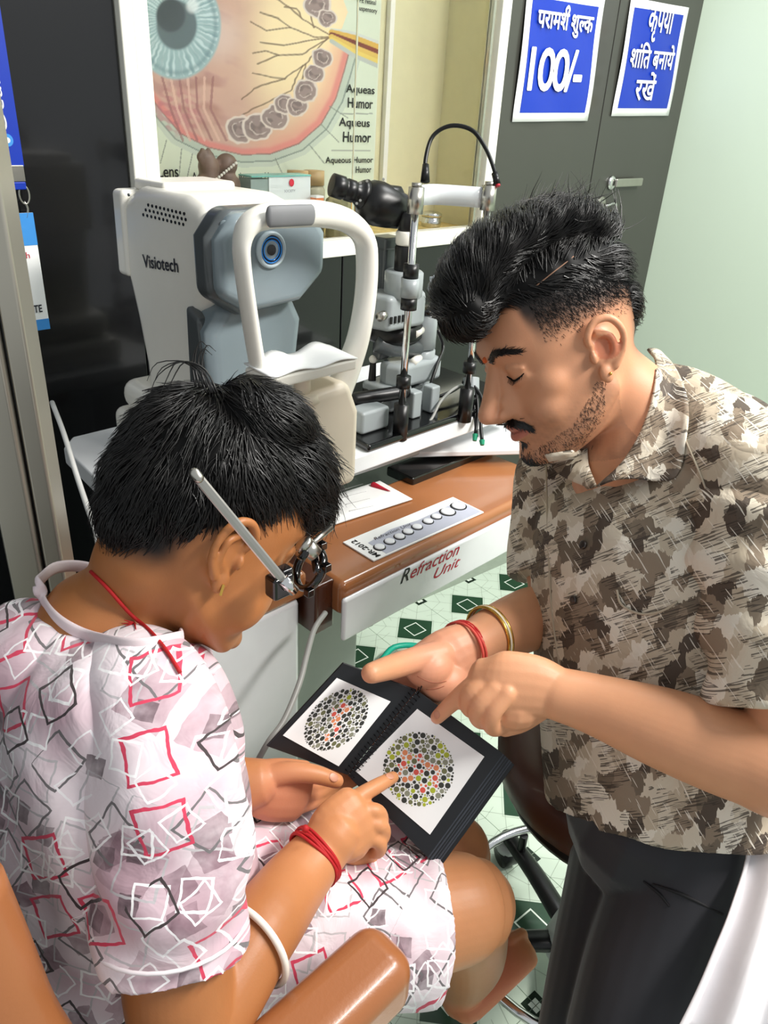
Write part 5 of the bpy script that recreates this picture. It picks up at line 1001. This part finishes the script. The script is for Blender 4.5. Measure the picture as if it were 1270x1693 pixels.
arm(g, [(915, 690, 1.13), (912, 870, 1.13), (925, 1008, 1.09), (880, 1022, 1.055), (825, 1045, 1.0), (778, 1068, .955)], [.05, .045, .043, .043, .037, .028])
# left hand: fist with the index pointing
g.tube([K(925, 1146, .84), K(880, 1135, .838), K(825, 1130, .838), K(795, 1122, .845)], [(.028, .02), (.035, .021), (.036, .019), (.024, .015)], 18, sub=4, nrm=Vw, rnd=True)
g.ell(K(850, 1160, .855), (.034, .034, .03))
finger(g, [(805, 1118, .842), (775, 1138, .845), (747, 1163, .857), (723, 1186, .868)], [.0115, .0105, .0095, .0080])
finger(g, [(805, 1130, .836), (778, 1150, .836), (779, 1172, .856), (805, 1170, .872)], [.0118, .011, .0105, .010])
finger(g, [(818, 1138, .828), (791, 1167, .828), (795, 1190, .848), (822, 1184, .866)], [.0115, .011, .0105, .010])
finger(g, [(838, 1146, .823), (812, 1182, .823), (817, 1203, .842), (842, 1194, .86)], [.0108, .0105, .010, .0095])
finger(g, [(890, 1172, .85), (862, 1192, .855), (835, 1203, .858)], [.014, .0125, .0105])
# right hand: palm up at the spine, thumb over the cover
g.tube([K(785, 1062, .955), K(745, 1085, .935), K(708, 1118, .935), K(690, 1135, .94)], [(.028, .020), (.036, .020), (.040, .017), (.038, .013)], 18, sub=4, nrm=Vw, rnd=True)
g.ell(K(708, 1100, .918), (.030, .030, .026), seg=28); g.ell(K(732, 1122, .93), (.034, .032, .026), seg=28)
finger(g, [(728, 1082, .922), (690, 1090, .900), (650, 1102, .868), (614, 1113, .834)], [.0175, .0155, .0142, .0115])
for k, (dx, dy) in enumerate(((-22, -10), (-6, 2), (10, 14), (24, 28))):
    finger(g, [(692+dx, 1125+dy, .94), (662+dx, 1150+dy, .957), (628+dx, 1178+dy, .957), (600+dx, 1200+dy, .95)], [.0105, .0098, .0092, .008])
g.tube([K(1110, 1360, .97), K(1010, 1720, .92)], [.07, .06], 12, rnd=True)
me = remesh(g, .0017, 6); face_relax(me, MH, 60); P = coords(me); L_ = w2loc(MH, P); sk = np.tile(np.array(lin('cf9470')), (len(P), 1))
x, y, z = L_.T; inh = (np.abs(x) < .11) & (np.abs(y) < .16) & (z > -.13) & (z < .16)
nz3 = wob(L_, 500, 41)*.5+wob(L_, 900, 42)*.5
earm = (np.abs(x) > .078)
# stubble, moustache shadow, lips, fade and scalp
stub = ss(z, -.02, -.06)*ss(np.abs(x)+.35*y, .03, .055)+ss(z, -.075, -.095)*ss(np.abs(x), .04, .02)
side = ss(np.abs(x), .05, .066)*ss(y, -.01, .012)*ss(y, .045, .028)*ss(z, .03, -.01)*ss(z, -.05, -.02)
blend('7a5a48', np.clip(stub, 0, 1)*inh*(~earm)*(y > -.02)*(.6+.4*nz3), .62); blend('8a6550', side*inh*(~earm), .35)
blend('b4645a', (np.hypot(x/.024, (z+.0575)/.0105) < 1)*(y > .082)*inh, .75); blend('7d3a35', (np.abs(z+.0575+.0015*np.cos(x*120)) < .0013)*(np.abs(x) < .024)*(y > .08)*inh, .8)
fade = ss(z+.10*np.clip(-y-.02, 0, .1), .034, .078)*ss(y, .062, .05); back = ss(-y, .05, .085)*ss(z, -.055, -.015)
blend('3a2c25', ss(z+.10*np.clip(-y-.02, 0, .1), .020, .060)*ss(y, .062, .05)*inh*(~earm | (z > .04)), .8); blend('1c1614', np.maximum(ss(z+.10*np.clip(-y-.02, 0, .1), .045, .075)*ss(y, .064, .054), back*.9)*inh*(~earm | (z > .04)), .95); blend('1a1514', ss(z, .078, .085)*inh)
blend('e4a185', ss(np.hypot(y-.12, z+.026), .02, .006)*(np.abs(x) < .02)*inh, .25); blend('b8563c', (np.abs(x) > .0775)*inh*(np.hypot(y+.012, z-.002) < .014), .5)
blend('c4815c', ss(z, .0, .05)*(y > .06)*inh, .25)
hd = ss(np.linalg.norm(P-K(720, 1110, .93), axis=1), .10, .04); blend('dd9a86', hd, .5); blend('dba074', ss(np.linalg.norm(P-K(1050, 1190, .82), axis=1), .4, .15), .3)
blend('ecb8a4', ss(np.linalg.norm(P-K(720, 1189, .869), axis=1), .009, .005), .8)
attr_col(me, 'Col', sk); mb_ = bvh_of(me); link(me, 'body', skin_t, man)
nail(mb_, 722, 1182, (718, 1187), man)
for cr_ in (((690, 1118), (702, 1124), (715, 1128), (728, 1128), (738, 1126)), ((705, 1140), (715, 1140), (725, 1138), (735, 1134))):
    q_ = [hit(mb_, *c)[0] for c in cr_]; q_ = [p+Vw*.0001 for p in q_ if p is not None]
    if len(q_) > 2: B(G().tube(q_, .0005, 6, sub=4), 'palm_crease', M('palm_crease', 'a8664c', .6), man, smooth=True)
# hair volume on top
L = G()
L.tube([(-.002, .098, .092), (0, .088, .118), (0, .05, .142), (0, .0, .150), (0, -.05, .142), (0, -.085, .115)], [(.050, .026), (.060, .034), (.066, .034), (.066, .030), (.062, .03), (.05, .03)], 24, sub=5, nrm=(0, .35, 1), rnd=True)
L.ell((0, -.01, .092), (.0735, .088, .05), seg=28); L.ell((-.015, .104, .10), (.044, .024, .03)); L.ell((0, -.055, .075), (.071, .056, .05), seg=24); L.ell((.01, .06, .11), (.062, .05, .034)); L.ell((0, -.074, .035), (.058, .033, .048), seg=28)
hv = G().add(loc2w(MH, L.arr()), L.f); hme = remesh(hv, .0028, 5); P = coords(hme); n_ = normals(hme); lq = w2loc(MH, P)
gr = np.sin(lq[:, 0]*30+lq[:, 1]*210+3*wob(lq, 40, 7))*.0012*ss(lq[:, 2], .09, .11)
setco(hme, P+n_*(wob(lq, 80, 51)*.0016+gr+wob(lq, 220, 52)*.0008)[:, None]); link(hme, 'hair', hairm, man); hb = bvh_of(hme)
part_px = [(886, 473), (915, 450), (948, 424)]
def pix(p): c = RW.T@(p-CAM); return c[0]/c[2]*F+CX, c[1]/c[2]*F+CY
def pdist(p):
    u, v = pix(p); return float(seg_d(np.array([u]), np.array([v]), part_px)[0]) if np.dot(p-MH[1], Vw) > 0 else 99
def mdir(p, n, r):
    q = w2loc(MH, p[None])[0]; v = np.array([.55, -.45, .5]) if q[1] > .0 else np.array([.15, -.8, .7]); 
    if q[2] < .10: v = np.array([0, -.5, -.3])
    v = v+np.array([.25*math.sin(q[1]*60), 0, .2*math.sin(q[1]*90)]); w = MH[0]@v; return nz(w-n*np.dot(w, n)*.6)
strands(hb, hme, 7000, lambda p, r: (lambda q: q[2] > .066 or q[1] < -.06)(w2loc(MH, p[None])[0]) and pdist(p) > 4, mdir, .042, .0009, .005, 'hair_strands', hairm2, man, seed=13, jit=.22)
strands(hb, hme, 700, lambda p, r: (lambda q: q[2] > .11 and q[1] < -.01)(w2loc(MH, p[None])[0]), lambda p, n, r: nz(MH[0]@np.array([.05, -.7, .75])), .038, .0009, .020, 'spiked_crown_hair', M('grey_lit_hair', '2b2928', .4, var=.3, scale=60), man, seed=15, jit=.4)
pp_ = [hit(hb, x_, y_)[0] for x_, y_ in ((886, 473), (900, 462), (915, 450), (932, 437), (948, 424))]
B(G().tube([p+Vw*.0002 for p in pp_ if p is not None], [(.0013, .0006)]*len([p for p in pp_ if p is not None]), 8, sub=4), 'shaved_parting', M('scalp_skin', '8e6a55', .7), man, smooth=True)
# short side hair (fade)
pts_ = []
r_ = np.random.default_rng(21); gsh = G(); cnt = 0
for _ in range(9000):
    yy, zz = r_.uniform(-.10, .058), r_.uniform(.005, .09); s = -1 if r_.random() < .75 else 1
    o = loc2w(MH, (s*.3, yy, zz)); d = nz(loc2w(MH, (0, yy*.8, zz))-o); l_, nn, _, _ = mb_.ray_cast(Vector(o), Vector(d))
    if l_ is None: continue
    q = w2loc(MH, np.array(l_)[None])[0]
    if abs(q[0]) > .0785 or r_.random() > ss(np.array(q[2]+.10*max(-q[1]-.02, 0)), .025, .07)*1.0: continue
    if np.hypot(q[1]+.012, q[2]) < .036: continue
    a = np.array(l_); t = nz(MH[0]@np.array([0, -.4, -.9])+r_.normal(size=3)*.25); b = a+(t*.0045+np.array(nn)*.0014)*(.6+.8*r_.random())*(.5+ss(np.array(q[2]), .02, .08)); gsh.tube([a, b], [.00028, .00014], 3); cnt += 1
B(gsh, 'side_fade_hair', hairm2, man)
# eyebrows, moustache, goatee, lashes as short hairs on the face
def facehair(curve, n, spread, L, w, dirl, name, seed, mat=hairm2, prob=None):
    r = np.random.default_rng(seed); C = np.array(curve); g = G()
    for _ in range(n):
        t = r.random()*(len(C)-1); i = int(t); c = C[i]+(C[min(i+1, len(C)-1)]-C[i])*(t-i); c = c+np.array([r.normal()*spread[0], r.normal()*spread[1]])
        f = facept(mb_, MH, c[0], c[1])
        if f is None: continue
        d = np.array(dirl(c[0], c[1])); d3 = nz(MH[0]@np.array([d[0], 0, d[1]])+r.normal(size=3)*.22); d3 = nz(d3-f[1]*np.dot(d3, f[1])); g.tube([f[0], f[0]+d3*L*.6+f[1]*.0008, f[0]+d3*L*(.8+.4*r.random())+f[1]*.0006], [w, w*.8, w*.3], 4)
    o = B(g, name, mat, man); o['kind'] = 'stuff'; return o
for s in (-1, 1):
    facehair([(s*.010, .033), (s*.022, .040), (s*.036, .042), (s*.050, .036)], 420, (.0012, .0016), .008, .00042, lambda a, b, s=s: (s*.9, .25 if abs(a) < .03 else -.2), 'eyebrow', 61+s)
    facehair([(s*.001, -.0435), (s*.010, -.0445), (s*.020, -.049), (s*.027, -.056)], 520, (.0016, .0018), .007, .00042, lambda a, b, s=s: (s*.6, -.7), 'moustache', 71+s)
    el = [facept(mb_, MH, s*a, b, .0006) for a, b in ((.018, .010), (.024, .0055), (.031, .0040), (.038, .0055), (.045, .0095))]
    lash = B(G().tube([e[0] for e in el], [.0006, .0011, .0013, .0012, .0006], 6, sub=4), 'eyelash', hairm, man, smooth=True)
    g2 = G()
    for k in range(14):
        a = .020+.024*k/13; f = facept(mb_, MH, s*a, .0045+.004*abs(a-.031)/.013, .0006)
        if f: g2.tube([f[0], f[0]+MH[0]@np.array([s*.0015, .005, -.0045])], [.0004, .0002], 4)
    B(g2, 'lash_hairs', hairm, man)
facehair([(-.012, -.098), (0, -.101), (.012, -.098)], 300, (.008, .005), .006, .00035, lambda a, b: (0, -1), 'chin_beard', 81)
sg = G(); rs = np.random.default_rng(91); jp = [(1002, 628), (998, 690), (965, 735), (925, 760), (880, 766), (868, 750), (905, 728), (945, 705), (968, 668), (985, 630)]
for _ in range(2600):
    u, v = rs.uniform(862, 1005), rs.uniform(625, 770)
    if not inside(np.array([u]), np.array([v]), jp)[0]: continue
    p, n_ = hit(mb_, u, v)
    if p is None: continue
    lx = w2loc(MH, p[None])[0]
    if not (-.13 < lx[2] < -.005): continue
    d3 = nz(MH[0]@np.array([0, -.25, -1.])+rs.normal(size=3)*.35); d3 = nz(d3-n_*np.dot(d3, n_)); L3 = .003*(.5+rs.random()); q = p+d3*L3+n_*.0007
    sg.tube([p, q], [.00022, .0001], 3)
    m = np.diag([-1., 1, 1]); pm_, qm_ = loc2w(MH, m@lx), loc2w(MH, m@w2loc(MH, q[None])[0]); sg.tube([pm_, qm_], [.00022, .0001], 3)
tag(B(sg, 'stubble', hairm2, man), kind='stuff')
facehair([(0, -.074), (0, -.080)], 60, (.004, .002), .005, .00035, lambda a, b: (0, -1), 'soul_patch', 83)
f = facept(mb_, MH, 0, .036, .0004); B(G().ell(f[0], (.0035, .0035, .004), seg=10), 'tilak', M('orange_tilak', 'd8622a', .7, var=.3, scale=300), man, smooth=True)
B(G().ell(loc2w(MH, (-.0845, -.004, -.027)), (.0019,)*3, seg=10), 'ear_stud', M('gold', 'a'), man, smooth=True)
# shirt
g = G(); torso(g, [(1066, 722, .985, .080, .066, .07), (1080, 765, .99, .15, .088, .09), (1088, 830, .99, .19, .118, .12), (1086, 950, .988, .19, .136, .13), (1085, 1120, .985, .18, .130, .13), (1098, 1340, .97, .175, .125, .135)], ML, MF)
g.tube([K(1098, 672, 1.0), K(1175, 735, .93), K(1262, 815, .85), K(1300, 900, .83)], [(.058, .058), (.070, .07), (.078, .078), (.07, .07)], 32, sub=6, rnd=True); g.ell(K(1180, 760, .98), (.10, .10, .085), seg=28)
g.tube([K(985, 740, 1.06), K(925, 770, 1.125), K(908, 870, 1.13), (K(903, 955, 1.11))], [.055, .058, .058, .055], 22, sub=5)
me = remesh(g, .004, 3); P = coords(me); n_ = normals(me); ax_ = nz(K(1062, 725, .98)-K(1098, 1340, .97))
fold = np.sin((P@nz(ML*.6+MF*.3+ax_*.75))*70+3*wob(P, 14, 3))*.004*ss(wob(P, 12, 9), -.1, .4)
MD = ML*.62+MF*.55+np.array([0, 0, .45]); setco(me, P+n_*(wob(P, 26, 61)*.006+wob(P, 70, 62)*.002+fold)[:, None]); pat_plane(me, MD, ax_); mshirt = link(me, 'shirt', mfab, man); ms = bvh_of(me)
g2 = G(); g2.tube([K(1215, 770, .885), K(1258, 830, .85), K(1288, 980, .805), K(1300, 1100, .785), K(1303, 1172, .775)], [(.066, .07), (.080, .08), (.085, .082), (.082, .08), (.080, .077)], 36, sub=6)
sme = remesh(g2, .0035, 3); cloth(sme, .006, .002, .006, 67, ML*.2-MF*.5+ax_); pat_plane(sme, MD, ax_); link(sme, 'sleeve', mfab, mshirt)
def on(px, py, off=.002):
    p, n_ = hit(ms, px, py)
    if p is None: p, n_ = K(px, py, .9), Vw
    return p+nz(CAM-p)*off, n_
# collar: near flap, far flap and the stand behind the neck
def flap(top, bot, name, n=24, roll=.006):
    t = cat([K(*p) for p in top], [1]*len(top), 8)[0]; b = cat([K(*p) for p in bot], [1]*len(bot), 8)[0]; ti = np.linspace(0, len(t)-1, n); bi = np.linspace(0, len(b)-1, n)
    ip = lambda A, q: A[int(q)]+(A[min(int(q)+1, len(A)-1)]-A[int(q)])*(q-int(q)); rows = []
    for i, j in zip(ti, bi):
        T_, B_ = ip(t, i), ip(b, j); inn = T_-FWD*-.014+nz(B_-T_)*.012
        rows.append([inn, T_+FWD*.003]+[T_*(1-k)+B_*k-FWD*roll*math.sin(k*math.pi)-FWD*.002 for k in (0, .15, .35, .6, .85, 1.)])
    for rw in rows:
        for k in range(1, len(rw)):
            l_ = lift(rw[k], (ms, mb_), .0035+.0015*(k == 2)); rw[k] = l_ if np.linalg.norm(l_-CAM) < np.linalg.norm(rw[k]-CAM) else rw[k]
    me = G().grid(rows).mesh(name); q = q_m = K(1060, 700, .97); pat_cyl(me, q, ax_, MF, .10); return link(me, name, mfab, mshirt, solid=.0022)
flap([(1072, 577, 1.03), (1086, 598, .985), (1082, 650, .93), (1062, 712, .902), (1030, 765, .893), (988, 804, .898)], [(1092, 582, 1.05), (1118, 612, .99), (1136, 660, .93), (1134, 720, .895), (1112, 792, .876), (1022, 786, .882)], 'collar')
flap([(970, 742, .965), (972, 770, .94), (985, 803, .905)], [(900, 752, 1.0), (925, 785, .965), (978, 808, .915)], 'collar_flap', 14)
# placket, buttons, pocket, hems
pl = [(903, 770), (905, 850), (908, 930), (912, 1010), (925, 1100)]
B(G().tube([on(*p, .0015)[0] for p in pl], [(.0013, .0013)]*5, 6, sub=4), 'placket_edge', M('beige_piping', 'b7aa94', .8), mshirt, smooth=True)
for px, py in ((965, 901), (949, 992)):
    p, n_ = on(px, py, .003); B(G().lathe([(.0055, 0), (.0055, .0022), (.004, .003), (0, .0022)], p, n_), 'button', M('dark_button', '2b2320', .3, coat=.4), mshirt, smooth=True)
B(G().tube([on(*p, .0022)[0] for p in ((1020, 975), (1028, 1000), (1060, 1015), (1095, 1010), (1120, 995))], [(.0014, .0014)]*5, 8, sub=4), 'pocket_edge', M('beige_piping', 'a'), mshirt, smooth=True)
B(G().tube([on(*p, .0015)[0] for p in ((1130, 720), (1160, 790), (1185, 860), (1195, 920))], .0013, 6, sub=4), 'shoulder_seam', M('beige_piping', 'a'), mshirt, smooth=True)
# trousers
tr = M('navy_trousers', '181920', .6, var=.1, scale=12, bump=.1, bscale=60, sheen=.3)
g = G(); g.tube([K(1150, 1350, .93), K(1130, 1480, .915), K(1085, 1620, .895), K(1040, 1760, .875)], [(.085, .09), (.088, .088), (.082, .08), (.075, .075)], 26, sub=5); g.tube([K(1060, 1345, 1.0), K(1035, 1480, .985), K(1005, 1620, .965), K(975, 1760, .95)], [(.08, .085), (.078, .08), (.074, .075), (.07, .07)], 24, sub=5); g.ell(K(1110, 1340, .975), (.145, .13, .11))
me = remesh(g, .004, 4); P = coords(me); n_ = normals(me); setco(me, P+n_*(wob(P, 35, 71)*.004)[:, None]); trm = link(me, 'trousers', tr, man); tb_ = bvh_of(me)
def ont(px, py, off=.001): p, n_ = hit(tb_, px, py); return (K(px, py, .85) if p is None else p+nz(CAM-p)*off)
B(G().tube([ont(1080, 1462), ont(1130, 1480), ont(1195, 1512)], [.001, .002, .0015], 8, sub=5, rnd=True), 'pocket_welt', M('pocket_dark', '0e0e12', .7), trm, smooth=True); B(G().tube([ont(1065, 1458), ont(1090, 1478), ont(1106, 1498)], [.001, .0018, .001], 8, sub=4, rnd=True), 'pocket_crease', M('pocket_dark', 'a'), trm, smooth=True)
# wrist threads, bangle
wa = nz(K(790, 1060, .965)-K(830, 1042, 1.0)); 
for k in range(5): loopband(K(764+2*k, 1074-.8*k, .948+.0035*k), wa, .0345, .0325, .0017, Vw, 'wrist_thread', thread if k % 2 else M('coral_thread', 'd9564a', .7, var=.15), man, wav=.001, seed=k+20)
for k, c_ in enumerate(('gold', 'cream_bangle', 'gold')): loopband(K(806+3*k, 1052-k, .985+.003*k), wa-.15*Vw, .0385, .0375, .0020, Vw, 'bangle', M('gold', 'a') if c_ == 'gold' else M('cream_bangle', 'f0e6d2', .3, coat=.3), man, seg=40)

# ================================================================ white cloth hanging at the right
rows = []
lb = [(1222, 1318, .875), (1236, 1400, .835), (1208, 1500, .805), (1180, 1570, .79), (1150, 1640, .78), (1110, 1720, .77)]; rb_ = [(1420, 1300, .84), (1430, 1400, .81), (1430, 1500, .78), (1430, 1570, .76), (1430, 1640, .74), (1430, 1720, .73)]
lbp = cat([K(*p) for p in lb], [1]*6, 5)[0]; rbp = cat([K(*p) for p in rb_], [1]*6, 5)[0]
for a, b in zip(lbp, rbp): rows.append([a+(b-a)*t+Vw*(.012*math.sin(t*17+a[2]*6)+.006*math.sin(t*31+a[2]*13))*ss(np.array(t), 0, .12) for t in np.linspace(0, 1, 50)])
clo = B(G().grid(rows), 'white_cloth', M('white_cotton', 'f1eef0', .8, var=.03, bump=.15, bscale=60), None, smooth=True, solid=.003); tag(clo, 'white cloth hanging beside the man\'s dark trousers at the right edge', 'cloth')
